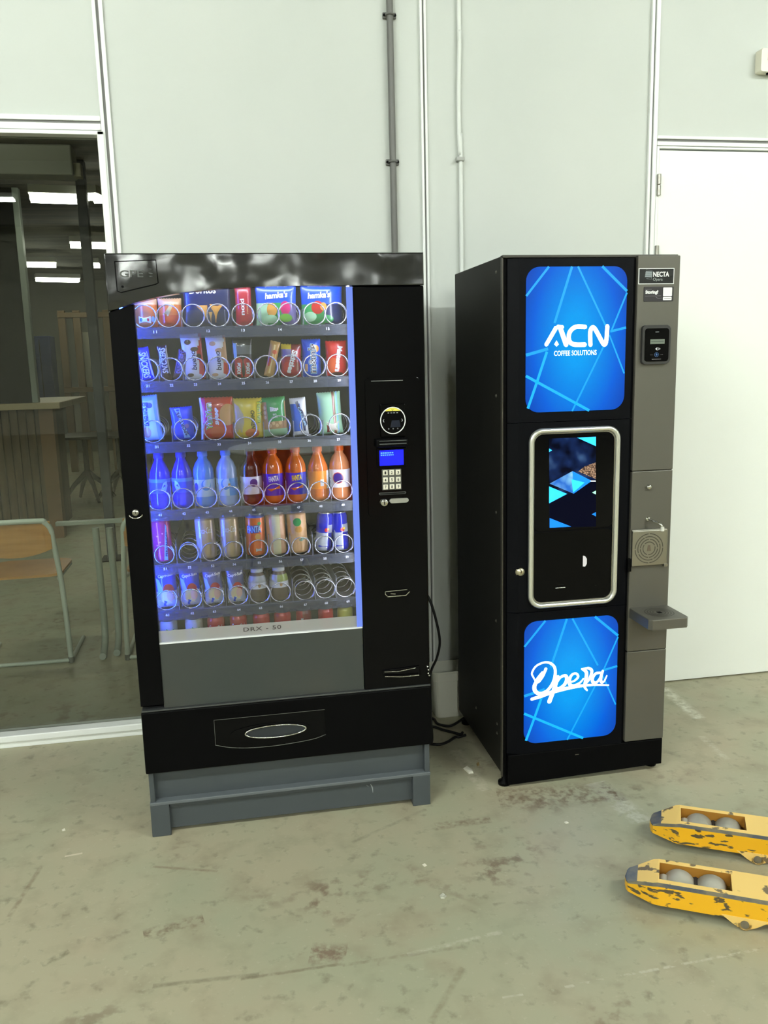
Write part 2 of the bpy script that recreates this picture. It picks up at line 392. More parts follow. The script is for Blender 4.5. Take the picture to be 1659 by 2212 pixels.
# round table and chairs behind the photographer, mirrored in the machine's glass
tb = empty('round_table', (.9, -5.75, 0), 'white round table with a steel pedestal standing out in the hall', 'table')
wt = M('table_white', (244, 246, 238), .4)
MB().lathe([(0, .74), (.6, .74), (.61, .75), (.61, .762), (.6, .768), (0, .768)], wt, (.9, -5.75, 0), 40).build('tabletop', tb)
MB().lathe([(0, .74), (.035, .74), (.035, .04), (.26, .025), (.27, 0), (0, 0)], steel, (.9, -5.75, 0), 24).build('pedestal', tb)
org = M('chair_orange', (214, 84, 20), .4)
def hall_chair(x, y, rz, label):
    r = empty('shell_chair', (x, y, 0), label, 'chair', 'orange chairs round the hall table')
    def P(u, v, z): return (x+u*math.cos(rz)-v*math.sin(rz), y+u*math.sin(rz)+v*math.cos(rz), z)
    g = []; prof = [(-.21, .455), (-.1, .44), (.08, .44), (.17, .47), (.205, .56), (.22, .7), (.235, .83)]
    sh = MB(); vs = []
    for k, (v, z) in enumerate(prof):
        for j in range(7):
            u = (j/6-.5)*(.44-.03*max(0, k-3)); e = abs(j/6-.5)*2
            vs.append(P(u, v-(.03*e*e if k > 3 else 0), z+(.02*e*e if k <= 3 else 0)))
    fs = [(k*7+j, k*7+j+1, k*7+8+j, k*7+7+j) for k in range(6) for j in range(6)]
    sh.add(vs, fs, org, True); o = sh.build('seat_shell', r); md = o.modifiers.new('thick', 'SOLIDIFY'); md.thickness = .012
    for u in (-.18, .18):
        for v in (-.17, .17): MB().tube([P(u*.8, v*.8, .435), P(u*1.1, v*1.15, 0)], .011, steel, 8).build('leg', r)
hall_chair(.62, -4.62, PI, 'orange shell chair at the round table, the one nearer the window side')
hall_chair(1.28, -4.68, PI+.25, 'orange shell chair at the round table, the one farther from the window')
# steel column with a louvred heater on it
cl = empty('steel_column', (3.0, -9.6, 0), 'dark blue steel column carrying a louvred heater out in the hall', 'column')
MB().box(2.9, 3.1, -9.7, -9.5, 0, HT-.36, M('column_blue', (22, 30, 52), .5), .01).build('shaft', cl)
h = MB().box(2.55, 3.05, -9.45, -9.2, 2.35, 2.85, M('heater_grey', (150, 152, 140), .5), .01)
for k in range(8): h.box(2.6, 3.0, -9.195, -9.17, 2.4+k*.05, 2.425+k*.05, M('louvre_dark', (60, 60, 52), .6))
h.box(2.9, 3.05, -9.5, -9.45, 2.5, 2.7, bat_m); h.build('heater', cl)

# ------------------------------------------------------------------ room behind the window
RX0, RX1, RY, RZ = -6.5, .6, 12.5, 3.0
rm = M('room_wall', (120, 118, 106), .8)
struct(MB().box(RX0, RX1, RY, RY+.1, 0, RZ, rm), 'wall_room_north')
struct(MB().box(RX1, RX1+.1, .1, RY, 0, RZ, rm), 'wall_room_east')
struct(MB().box(RX0-.1, RX0, .1, RY, 0, RZ, rm), 'wall_room_west')
struct(MB().box(RX0, RX1, .1, RY, RZ, RZ+.1, noise_color(M('room_ceiling', (70, 66, 52), .9), (50, 48, 38), (86, 82, 66), 3, 3, .35, .65, (.5, 3, 1))), 'ceiling_room')
room_tube = M('room_tube', (255, 255, 235), .5, emit=ROOMLAMP)
def strip(p, q, z, n_=1):
    a = atz(*p, z); b2 = atz(*q, z); d = b2-a
    lamp((a.x+b2.x)/2, (a.y+b2.y)/2, z, d.length, math.atan2(d.y, d.x), room_tube, 'unseen twin-tube light added to brighten the room floor behind the window', 'room ceiling lights')
strip((62, 420), (176, 424), 2.85); strip((196, 422), (219, 421), 2.85)
strip((150, 524), (236, 526), 2.85); strip((31, 521), (46, 521), 2.85)
strip((38, 567), (122, 568), 2.85); strip((76, 600), (172, 602), 2.85); strip((200, 569), (215, 569), 2.85)
lamp(-1.6, 1.35, 2.85, 1.2, 0, room_tube, 'unseen twin-tube light added to brighten the room floor behind the window', 'room ceiling lights')  # out of view above the window head, added to brighten floor and chairs
# air duct and dark post under the room ceiling
dk = empty('ceiling_duct', (-1.1, 2.6, 2.7), 'pale grey air duct hanging under the dark ceiling of the room behind the glass', 'duct')
a = at(8, 318, 3.0)
MB().box(-2.6, at(158, 318, 3.0).x, 2.9, 3.1, 2.80, 2.995, M('duct_grey', (150, 152, 140), .5), .01).build('duct_run', dk)
q = at(166, 355, 3.0); MB().box(q.x-.03, q.x+.03, 2.95, 3.05, q.z, 2.80, M('bracket_beige', (168, 162, 138), .6), .006).build('bracket', dk)
ps = empty('dark_post', (at(184, 500, 3.4).x, 3.4, 0), 'dark blue post standing from floor to ceiling in the room behind the window', 'post')
px_ = at(184, 500, 3.4).x
MB().box(px_-.035, px_+.035, 3.36, 3.44, .012, RZ, M('post_blue', (20, 26, 36), .5), .004).build('shaft', ps)
MB().box(px_-.08, px_+.08, 3.3, 3.5, 0, .012, blk).build('foot_plate', ps)
# bar counter with a black board behind it
bx = at(140, 846, 4.6).x
br = empty('bar_counter', (bx-1.2, 4.8, 0), 'wooden bar counter with a pale top and dark slatted front behind the window', 'counter')
wood_l = noise_color(M('wood_pale', (170, 152, 118), .5), (158, 140, 106), (182, 164, 130), 3, 4, .3, .7, (1, 8, 1))
wood_d = noise_color(M('wood_dark', (86, 66, 44), .6), (70, 52, 34), (100, 78, 52), 3, 4, .3, .7, (8, 8, 1))
MB().box(bx-2.6, bx, 4.3, 5.7, 1.16, 1.215, wood_l, .006).build('counter_top', br)
m = MB()
for k in range(34): m.box(bx-2.55+k*.07, bx-2.55+k*.07+.055, 4.46, 4.5, .03, 1.16, wood_d)
m.box(bx-2.55, bx-.2, 4.5, 5.5, .0, 1.16, wood_d)
m.build('slatted_front', br)
MB().box(bx-2.6, bx-.62, 4.1, 4.46, .93, .965, wood_l, .004).build('lower_shelf', br)
MB().box(bx-.2, bx-.08, 4.4, 4.52, 0, 1.16, M('wood_post', (112, 78, 44), .5)).build('corner_post', br)
bb = empty('black_board', (-2.2, 4.4, 1.215), 'tall black board with a thin silver edge standing on the bar counter', 'board')
ex = at(42, 560, 4.4).x
MB().box(ex-1.7, ex, 4.36, 4.42, 1.216, RZ-.01, blk_matte, .004).build('panel', bb)
MB().box(ex, ex+.05, 4.35, 4.43, 1.216, RZ-.01, M('edge_silver', (120, 128, 122), .4), .004).build('edge_strip', bb)
# cafe table with a black spider base
c = atz(205, 1085, 0); tz = .76
tx, ty = c.x+.05, c.y+.1
ct = empty('cafe_table', (tx, ty, 0), 'black cafe table on a splayed black pedestal behind the window glass', 'table')
MB().box(tx-.36, tx+.5, ty-.35, ty+.35, tz-.03, tz, M('table_dark', (52, 48, 42), .4), .008).build('tabletop', ct)
for sx in (-.12, .24):
    MB().tube([(tx+sx, ty, tz-.03), (tx+sx, ty, .28)], .03, blk, 10).build('pedestal', ct)
    for k in range(4):
        q = k*PI/2+.5
        MB().tube([(tx+sx, ty, .34), (tx+sx+.16*math.cos(q), ty+.16*math.sin(q), .2), (tx+sx+.3*math.cos(q), ty+.3*math.sin(q), .02)], [.035, .026, .018], blk, 8).build('leg', ct)
# far end of the room: blue door, pale uprights, a timber rack
by = 11.0
x0 = at(72, 790, by).x; x1 = at(118, 790, by).x
bd = empty('blue_locker', ((x0+x1)/2, by, 0), 'tall dark blue locker cabinet at the far end of the room behind the window', 'locker')
MB().box(x0, x1, by-.2, by+.2, .04, 2.0, M('locker_blue', (28, 44, 92), .5), .01).build('body', bd)
MB().box((x0+x1)/2-.006, (x0+x1)/2+.006, by-.206, by-.2, .1, 1.95, blk).build('door_gap', bd)
MB().box(x0+.02, x1-.02, by-.17, by+.17, 0, .04, blk).build('base', bd)
x2 = at(136, 700, 9.5).x; x3 = at(232, 700, 9.5).x
rk = empty('timber_rack', ((x2+x3)/2, 9.5, 0), 'brown timber rack of upright boards at the far end of the room behind the window', 'rack')
tw = M('timber_brown', (120, 96, 62), .6); tp = M('board_pale', (176, 172, 152), .6)
for k in range(4): MB().box(x2+(x3-x2)*k/3-.05, x2+(x3-x2)*k/3+.05, 9.4, 9.5, 0, 2.3, tw, .006).build('upright', rk)
for z in (.5, 1.15, 2.2): MB().box(x2-.05, x3+.05, 9.38, 9.62, z, z+.07, tw, .006).build('shelf_board', rk)
for k, (f, wd) in enumerate(((.12, .16), (.45, .2), (.72, .14), (.9, .1))):
    MB().box(x2+(x3-x2)*f-wd/2, x2+(x3-x2)*f+wd/2, 9.52, 9.6, .57 if k != 1 else 1.22, 1.14 if k != 1 else 2.0, tp, .004).build('board', rk)
# school chairs and a metal trestle standing close behind the glass
tube_g = M('tube_grey', (196, 202, 192), .4, .1); ply = noise_color(M('plywood_orange', (186, 128, 62), .45), (176, 118, 54), (198, 140, 72), 4, 4, .3, .7, (1, 1, 10))
def school_chair(x0, y, label):
    """rear frame seen from behind; x0 = its left upright"""
    W_ = .445; x1 = x0+W_; r = empty('school_chair', (x0+W_/2, y, 0), label, 'chair', 'school chairs behind the window')
    fr = [(x0, y, .012), (x0+.012, y+.005, .4), (x0+.03, y-.02, .66)]+[(x0+.03+.06*(1-math.cos(t)), y-.025-.005*math.sin(t), .685+.075*math.sin(t)) for t in (.3, .7, 1.1, 1.57)]
    fr = fr+[(x0+x1-p[0], p[1], p[2]) for p in fr[::-1]]
    MB().tube(smooth_path(fr, 4), .0135, tube_g, 10).build('back_frame', r)
    b = MB(); vs = []; n = 12
    for k in range(n+1):
        u = k/n*2-1; xx = (x0+x1)/2+u*(W_/2-.035); yy = y-.03+.035*(1-u*u)
        zl = .615-.045*(1-u*u); zt = .755+.012*(1-u*u)
        vs += [(xx, yy-.006, zl), (xx, yy-.006, zt), (xx, yy+.006, zl), (xx, yy+.006, zt)]
    fs = []
    for k in range(n):
        o = k*4; fs += [(o, o+4, o+5, o+1), (o+2, o+3, o+7, o+6), (o+1, o+5, o+7, o+3), (o, o+2, o+6, o+4)]
    fs += [(0, 1, 3, 2), (n*4, n*4+2, n*4+3, n*4+1)]
    b.add(vs, fs, ply).build('backrest', r)
    s = MB(); P = rrect(x0+.02, x1-.02, y+.03, y+.42, .07); s.plan(P, .455, .468, ply, .003); s.build('seat', r)
    for xx in (x0, x1):
        MB().tube([(xx+(.012 if xx == x0 else -.012), y+.005, .44), (xx+(.03 if xx == x0 else -.03), y+.03, .446), (xx+(.03 if xx == x0 else -.03), y+.36, .446)], .01, tube_g, 8).build('seat_rail', r)
    MB().tube([(x0, y, .012), (x1, y, .012)], .0105, tube_g, 8).build('floor_bar', r)
    for xx in (x0, x1): MB().tube([(xx, y, .012), (xx, y+.38, .012)], .0105, tube_g, 8).build('floor_runner', r)
    for xx in (x0, x1): MB().cyl((xx, y, 0), (xx, y, .03), .015, M('glide_grey', (96, 98, 92), .6), 10).build('glide', r)
school_chair(-.555-.445, .985, 'orange plywood chair on a grey tube frame behind the window, the one whose backrest shows')
school_chair(-.268, .95, 'grey tube framed chair behind the window, half hidden by the snack machine')
r = empty('metal_trestle', (-.4, 1.1, 0), 'pale grey metal trestle with two bent-foot legs standing behind the window', 'trestle')
lg = M('leg_grey', (150, 156, 146), .5)
for p, k in ((at(206, 1140, 1.12), at(226, 1352, 1.12)), (at(236, 1140, 1.16), at(256, 1352, 1.16))):
    MB().tube(smooth_path([(p.x, p.y, p.z), (k.x, k.y, .14), (k.x-.0, k.y-.1, .02), (k.x, k.y-.14, .018)], 4), .018, lg, 10).build('leg', r)
p = at(160, 1134, 1.14); q = at(262, 1128, 1.14)
MB().box(p.x-.09, q.x+.05, 1.12, 1.16, p.z-.0, p.z+.022, lg, .004).build('top_bar', r)
# ------------------------------------------------------------------ snack vending machine
SY = -.82
vm = empty('snack_vending_machine', (.469, -.42, 0), 'tall black snack vending machine with a lit glass front full of packets, bottles and cans', 'vending machine')
fas_m = bump(M('fascia_black', (14, 15, 16), .18, spec=.8, coat=.25), 4.2, 1, .06, 1.5)
grey_d = M('plinth_grey', (66, 72, 76), .5)
inner = M('liner_grey', (46, 48, 52), .6)
m = MB()
m.box(0, .02, SY+.042, -.05, .225, 1.83, blk, .002).box(.918, .938, SY+.042, -.05, .225, 1.83, blk, .002).box(.02, .918, SY+.042, -.05, 1.80, 1.83, blk).box(.02, .918, -.07, -.05, .225, 1.80, blk).box(.02, .918, SY+.042, -.07, .225, .245, blk).box(.72, .735, SY+.042, -.07, .245, 1.8, blk)
m.build('cabinet', vm)
MB().box(.021, .026, SY+.045, -.10, .46, 1.79, inner).box(.714, .7195, SY+.045, -.10, .46, 1.79, inner).box(.026, .714, -.105, -.10, .46, 1.79, inner).box(.026, .714, SY+.05, -.105, 1.785, 1.79, inner).build('interior_liner', vm)
# door: fascia, frames
curve = [(.547, 1.736), (.437, 1.735), (.315, 1.730), (.221, 1.7215), (.147, 1.710), (.071, 1.692), (.028, 1.677), (0, 1.669)]
fp = [(0, 1.832), (.938, 1.832), (.938, 1.735)]+curve
o = MB().prism(fp, SY-.006, SY+.04, fas_m, .004).build('fascia', vm)
plate = [(.029, 1.808), (.144, 1.812), (.146, 1.748), (.138, 1.744), (.040, 1.722), (.030, 1.726)]
lp = MB().prism([(x, z) for x, z in plate], SY-.0085, SY-.005, fas_m, .001)
OFF['x'] = Vector()
def outline(mb, poly, wd, y, mt): stroke(mb, poly+[poly[0]], wd, y, mt, sm=False)
lpo = lp.build('logo_plate', o)
t = MB(); outline(t, plate, .0028, SY-.0087, blk_matte)
text(t, 'GPE', .066, .020, flat(.073, 1.774, SY-.0096), M('logo_grey', (86, 88, 86), .35, .6), bold=.015)
stroke(t, [(.124, 1.788), (.128, 1.786)], .004, SY-.0096, MATS['logo_grey']); stroke(t, [(.122, 1.776), (.131, 1.774)], .003, SY-.0096, MATS['logo_grey']); stroke(t, [(.122, 1.767), (.131, 1.766)], .003, SY-.0096, MATS['logo_grey'])
t.add([(x, SY-.0094, z) for x, z in ellipse(.046, 1.738, .0035, .0035, 10)], [list(range(10))], blk)
t.build('logo_lettering', o)
lf = MB().prism([(0, .452), (.0715, .452), (.0715, 1.690), (.028, 1.675), (0, 1.667)], SY, SY+.04, blk, .003).build('left_frame', vm)
k = MB().lathe([(0, -.012), (.009, -.012), (.0105, -.009), (.0105, 0)], steel, (.032, SY, 1.076), 18, 'y').box(.0312, .0328, SY-.0125, SY-.0115, 1.073, 1.081, blk)
k.build('door_lock', lf)
q = MB().tube([(.032+.019*math.cos(a), SY-.004, 1.069+.011*math.sin(a)) for a in [PI+PI*j/12 for j in range(13)]], .0022, chrome, 8); q.build('lock_escutcheon', lf)
# glass pane, strip light, frosted band
gpoly = [(.0715, .652), (.699, .652), (.699, 1.736), (.547, 1.737)]+[(x, z+.001) for x, z in curve[1:6]]
gm = glass('display_glass', (.97, .98, .99), 1.0, 1.68)
dg = MB().prism(gpoly, SY+.012, SY+.017, gm).build('door_glass', vm)
frost = translucent('frosted_film', (176, 176, 176), .55)
MB().box(.0715, .699, SY+.0105, SY+.0115, .655, .693, frost).box(.0715, .716, SY+.004, SY+.0112, .651, .6555, M('band_edge', (225, 228, 232), .3)).build('frosted_band', vm)
t = MB(); text(t, 'DRX - 50', .120, .0135, flat(.393, .676, SY+.0098), M('band_print', (56, 48, 50), .5), bold=.012, space=1.15); t.build('model_lettering', dg)
led_r = M('led_right', (14, 20, 60), .5, spec=.1, emit=LEDR, ecol=(122, 150, 244))
MB().box(.699, .7175, SY+.006, SY+.018, .656, 1.733, led_r).build('light_strip', vm)
led_l = M('led_left', (60, 90, 255), .5, emit=LEDL, ecol=(52, 92, 255))
MB().box(.0265, .034, SY+.055, SY+.075, .70, 1.78, led_l).build('side_light', vm)
led_fill = M('led_fill_white', (235, 238, 255), .5, emit=LEDW)
MB().box(.7095, .7135, SY+.05, SY+.066, .72, 1.76, led_fill).build('side_light', vm)  # hidden strip added to light the goods, as the visible one stays dim
led_t = M('led_top', (235, 240, 255), .5, emit=LEDT)
MB().box(.06, .70, SY+.06, SY+.075, 1.772, 1.784, led_t).build('top_light', vm)
# lower glass panel in front of the delivery bin
pan_m = noise_color(M('lower_panel_grey', (62, 66, 64), .35, spec=.3), (59, 64, 62), (66, 67, 63), 2, 2)
MB().box(.0715, .7155, SY+.006, SY+.02, .440, .651, pan_m).build('lower_panel', vm)
# right control panel
cp = MB().box(.717, .938, SY, SY+.04, .436, 1.7335, blk_gloss, .004).build('control_panel', vm)
MB().prism(rrect(.746, .919, 1.02, 1.458, .012), SY-.006, SY, blk_gloss, .003).box(.765, .865, SY-.0075, SY-.0055, 1.447, 1.4485, M('edge_gleam', (150, 152, 150), .3)).build('payment_module', vm)
cr = MB().box(.79, .87, SY-.012, SY-.005, 1.272, 1.376, blk_gloss, .003).build('card_reader', vm)
t = MB(); t.ring(ellipse(.8295, 1.3245, .0405, .0425, 40), ellipse(.8295, 1.3245, .0378, .0398, 40), SY-.0145, SY-.012, white_p); t.build('reader_ring', cr)
cap = [(.8295+.0375*math.cos(a), 1.3245+.0395*math.sin(a)) for a in [math.radians(48+84*j/14) for j in range(15)]]
t = MB().add([(x, SY-.0128, z) for x, z in cap], [list(range(15))], M('reader_yellow', (238, 226, 90), .4))
text(t, 'nayax', .009, .0026, flat(.8295, 1.358, SY-.0131), black_p); t.add([(.826, SY-.0131, 1.3525), (.833, SY-.0131, 1.3525), (.8295, SY-.0131, 1.356)], [(0, 1, 2)], black_p)
t.build('yellow_label', cr)
icon = M('icon_white', (210, 214, 220), .4)
t = MB()
for j in range(4): t.box(.813+j*.0092, .8185+j*.0092, SY-.0131, SY-.0125, 1.3475, 1.3488, icon)
t.build('indicator', cr)
for sx in (-1, 1):
    t = MB(); stroke(t, [(.8295+sx*.0285, 1.3285), (.8295+sx*.031, 1.3245), (.8295+sx*.0285, 1.3205)], .0014, SY-.013, icon, sm=False); t.build('arrow_icon', cr)
t = MB()
for j in (-1, 0, 1): t.add([(x, SY-.013, z) for x, z in ellipse(.83+j*.0145, 1.299, .0025, .0025, 10)], [list(range(10))], M('icon_grey', (96, 98, 100), .4))
t.add([(.821, SY-.0128, 1.303), (.854, SY-.0128, 1.303), (.85, SY-.0128, 1.325), (.826, SY-.0128, 1.325)], [(0, 1, 2, 3)], M('reader_screen', (22, 28, 44), .15))
t.build('reader_icons', cr)
nv = MB().box(.772, .874, SY-.03, SY-.005, 1.243, 1.268, blk, .004).box(.782, .868, SY-.0315, SY-.0295, 1.252, 1.2545, M('slot_gleam', (92, 96, 96), .3)).box(.782, .868, SY-.0315, SY-.0295, 1.262, 1.2635, MATS['slot_gleam'])
nv.build('note_slot', vm)
ds = MB().box(.776, .872, SY-.010, SY-.005, 1.178, 1.238, blk_gloss, .002).build('display_bezel', vm)
t = MB().box(.7845, .8615, SY-.0112, SY-.009, 1.1835, 1.232, M('display_blue', (10, 20, 255), .3, emit=1.0, ecol=(6, 14, 255)))
lc = M('display_text', (90, 160, 255), .3, emit=1.0, ecol=(80, 150, 255))
for j in range(6): t.box(.7885+j*.007, .7935+j*.007, SY-.0118, SY-.011, 1.2215, 1.2255, lc)
for j in range(7): t.box(.7885+j*.0062, .7925+j*.0062, SY-.0118, SY-.011, 1.2150, 1.2185, lc)
t.build('screen', ds)
kp = MB().box(.791, .854, SY-.009, SY-.005, 1.104, 1.171, M('keypad_grey', (84, 84, 78), .5), .002).build('keypad', vm)
key_m = M('key_ivory', (226, 222, 206), .4)
for j in range(9):
    kx = .8015+(j % 3)*.0207; kz = 1.1605-(j//3)*.0227
    t = MB().box(kx-.0077, kx+.0077, SY-.0125, SY-.009, kz-.008, kz+.008, key_m, .0015); text(t, str(j+1), .0055, .0095, flat(kx, kz, SY-.0128), black_p, bold=.02); t.build('key', kp)
MB().prism(rrect(.780, .868, 1.0895, 1.0975, .004), SY-.009, SY-.005, M('slot_frame', (52, 54, 54), .4), .001).box(.784, .864, SY-.0095, SY-.0085, 1.0922, 1.0945, blk_matte).build('coin_slot', vm)
MB().lathe([(0, -.020), (.010, -.020), (.0125, -.016), (.0125, -.005), (.0135, -.005), (.0135, 0)], chrome, (.7955, SY, 1.066), 20, 'y').box(.794, .797, SY-.0206, SY-.0195, 1.06, 1.072, blk).build('barrel_lock', vm)
MB().prism(rrect(.8135, .8755, 1.062, 1.0765, .007), SY-.012, SY-.005, M('satin_silver', (186, 190, 186), .3, .7), .002).build('return_button', vm)
hexa = [(.792, .772), (.866, .772), (.874, .765), (.862, .754), (.803, .754), (.792, .763)]
t = MB().prism(hexa, SY-.004, SY, blk_gloss, .001); stroke(t, [(.800, .7535), (.861, .7535), (.873, .765)], .0028, SY-.0055, chrome, sm=False); stroke(t, [(.793, .771), (.865, .773)], .002, SY-.0055, chrome, sm=False); stroke(t, [(.793, .770), (.793, .762), (.801, .754)], .002, SY-.0055, chrome, sm=False); stroke(t, [(.812, .763), (.825, .761)], .004, SY-.0055, steel, sm=False)
t.build('coin_return', vm)
t = MB().prism([(.776, .502), (.900, .508), (.906, .477), (.782, .477)], SY-.006, SY, blk_gloss, .001).tube([(.783, SY-.014, .485), (.84, SY-.017, .480), (.898, SY-.014, .4795)], .0022, chrome, 8).tube([(.783, SY-.008, .499), (.83, SY-.01, .497), (.888, SY-.008, .5035)], .0018, chrome, 8)
t.build('change_tray', vm)
t = MB()
for x, z in ((.93, .502), (.933, .490), (.932, .478), (.936, .47)): t.lathe([(0, -.006), (.003, -.005), (.004, 0)], chrome, (x, SY, z), 8, 'y')
t.build('hinge_pins', vm)
# delivery door
dd = MB().box(0, .939, SY-.008, SY+.035, .226, .434, blk, .004).build('delivery_door', vm)
MB().box(.002, .938, SY-.006, SY+.03, .4345, .4395, M('lip_grey', (70, 72, 72), .3, .3), .001).build('door_lip', dd)
hp = [(.224, .3895), (.580, .3895), (.580, .302)]+[(x, z) for x, z in ((.54, .291), (.47, .284), (.40, .281), (.33, .283), (.27, .291), (.224, .304))]
t = MB().prism(hp, SY-.0105, SY-.007, blk_gloss, .0012); stroke(t, hp[2:], .002, SY-.0118, M('rim_gleam', (120, 122, 120), .3, .5)); stroke(t, [hp[0], hp[1]], .0014, SY-.0118, MATS['rim_gleam'], sm=False); stroke(t, [hp[8], hp[0]], .001, SY-.0118, MATS['rim_gleam'], sm=False)
t.build('handle_plate', dd)
t = MB(); E1 = ellipse(.418, .334, .098, .0205, 40)
t.tube([(x, SY-.017, z) for x, z in E1], .0024, chrome, 8, True)
t.add([(x, SY-.014, z) for x, z in E1], [list(range(40))], M('handle_dish', (58, 62, 68), .22, .5))
t.prism(ellipse(.402, .334, .13, .027, 40), SY-.0135, SY-.0105, blk_gloss, .002)
t.build('handle', dd)
# plinth
pl = MB().box(.022, .916, SY+.03, -.06, .12, .236, grey_d).box(.006, .022, SY+.006, -.06, .12, .236, grey_d, .002).box(.916, .934, SY+.006, -.06, .12, .236, grey_d, .002).build('plinth', vm)
MB().box(.004, .935, SY+.0, -.06, .110, .121, M('ledge_grey', (96, 102, 106), .4), .002).build('plinth_ledge', vm)
MB().box(.064, .873, SY+.022, SY+.034, .016, .110, grey_d).box(.064, .873, SY+.012, SY+.03, .094, .109, grey_d, .002).build('kick_panel', vm)
t = MB(); sc_m = M('scratch_pale', (150, 156, 160), .5); stroke(t, [(.726, .096), (.735, .078), (.737, .058)], [.001, .004, .001], SY+.0212, sc_m); stroke(t, [(.716, .088), (.722, .082)], .0012, SY+.0212, sc_m); t.build('scratch', vm)
for x0, x1 in ((.004, .064), (.873, .934)):
    for y0, y1 in ((SY+.002, SY+.07), (-.13, -.06)): MB().box(x0, x1, y0, y1, 0, .110, grey_d, .002).build('leg', vm)

# trays, coils, dividers, slot numbers
wire = M('coil_wire', (196, 198, 200), .25, .85)
tray_m = M('tray_grey', (92, 94, 98), .45)
lip_m = translucent('tray_lip', (84, 92, 104), .45, .3)
div_m = translucent('divider_plastic', (170, 176, 186), .4, .3)
YF = -.70
TRAYS = {1: (1.615, [(335, 711, '11'), (450, 712, '12'), (525, 712, '13'), (605, 712, '14'), (708, 711, '15')], [312, 363, 417, 471, 525, 580, 625, 680, 732]),
         2: (1.452, [(319+51.7*j, 830, str(21+j)) for j in range(9)], None),
         3: (1.262, [(x, 956, str(31+j)) for j, x in enumerate((338, 407, 473, 539, 604, 668, 731))], [330, 400, 464, 531, 604, 672, 736]),
         4: (1.045, [(x, 1100, str(41+j)) for j, x in enumerate((345, 397, 447, 498, 548, 595, 645, 693, 741))], None),
         5: (.868, [(x, 1215, str(51+j)) for j, x in enumerate((356, 409, 459, 506, 560, 606, 652, 702, 750))], None),
         6: (.714, [(x, 1315, str(61+j)) for j, x in enumerate((361, 415, 463, 516, 563, 608, 660, 705, 752))], None)}
BASE = {}
def coil(parent, cx, cz, rad, proto=None):
    if proto is None:
        P = []
        for k in range(18*5+1):
            q = 2*PI*k/18-.75; y = .010*k/18 if k < 18 else .010+.066*(k-18)/18
            P.append((rad*math.cos(q), y, rad*math.sin(q)))
        c = MB().tube(P, .0021, wire, 6)
        o = c.build('coil', parent, off=Vector()); PROTO[round(rad, 4)] = o
    else:
        o = proto.copy(); COL.objects.link(o); o.parent = parent
    o.location = Vector((cx, YF+.001, cz))-Vector(vm.location)
    OFF[o.name] = Vector()
    return o
PROTO = {}
for rnum, (z, tags_, cx_) in TRAYS.items():
    b = z+.012; BASE[rnum] = b
    tr = MB().box(.027, .7135, YF, -.16, b-.010, b-.004, tray_m).build('tray', vm)
    MB().box(.027, .7135, YF-.004, YF, b-.034, b+.0005, lip_m, .001).build('tray_lip', tr)
    xs = [at(p[0], p[1], YF).x for p in tags_]
    cxs = xs if cx_ is None else [at(x, z_px, YF).x for x, z_px in zip(cx_, [tags_[0][1]-28]*len(cx_))]
    rad = {1: .0345, 2: .0355, 3: .035, 4: .034, 5: .031, 6: .033}[rnum]
    for x in cxs: coil(tr, min(max(x, .06), .68), b-.003+rad+.002, rad, PROTO.get(rad))
    for x, p in zip(xs, tags_):
        t = MB(); text(t, p[2], .0108, .0082, flat(x, b-.0135, YF-.0052), white_p, bold=.03); t.build('slot_number', tr)
    mid = [(a+c)/2 for a, c in zip(xs[:-1], xs[1:])]
    for x in mid:
        MB().box(x-.0012, x+.0012, YF+.002, -.2, b-.004, b+(.075 if rnum in (4, 5, 6) else .05), div_m).build('divider', tr)
# ------------------------------------------------------------------ coffee machine
CY = -.768
cm = empty('coffee_machine', (1.515, -.46, 0), 'tall slim black coffee machine with two glowing blue front panels', 'coffee machine')
cof_side = bump(M('side_brown_black', (25, 24, 21), .55, spec=.2), 300, .08, .001, 1)
cof_front = M('front_black', (7, 8, 12), .42, spec=.08)
taupe = M('taupe_metal', (96, 94, 86), .45, .3)
CB = -.175
cab = MB().box(1.212, 1.819, CY+.032, CB, .045, 1.829, cof_side, .003).build('cabinet', cm)
MB().box(1.212, 1.2165, CY+.016, CY+.032, .035, 1.829, M('edge_brown', (70, 67, 60), .35, .4), .001).box(1.2165, 1.228, CY+.02, CY+.032, .04, 1.822, blk_matte).box(1.212, 1.819, CY+.010, CY+.034, 1.822, 1.831, M('cap_taupe', (66, 64, 57), .4, .3), .002).build('edge_profile', cm)
bolt = M('bolt_head', (120, 118, 110), .35, .8)
def atx(x, y, X):
    d = ray(x, y); return CAM+d*((X-CAM.x)/d.x)
for p in ((1072, 588), (1072, 855), (1072, 1107), (1072, 1341), (1029, 1529), (1074, 1563), (1074, 1583)):
    q = atx(*p, 1.212); MB().lathe([(0, -.003), (.004, -.0025), (.006, 0)], bolt, (1.212, q.y, q.z), 10, 'x').build('screw', cab)
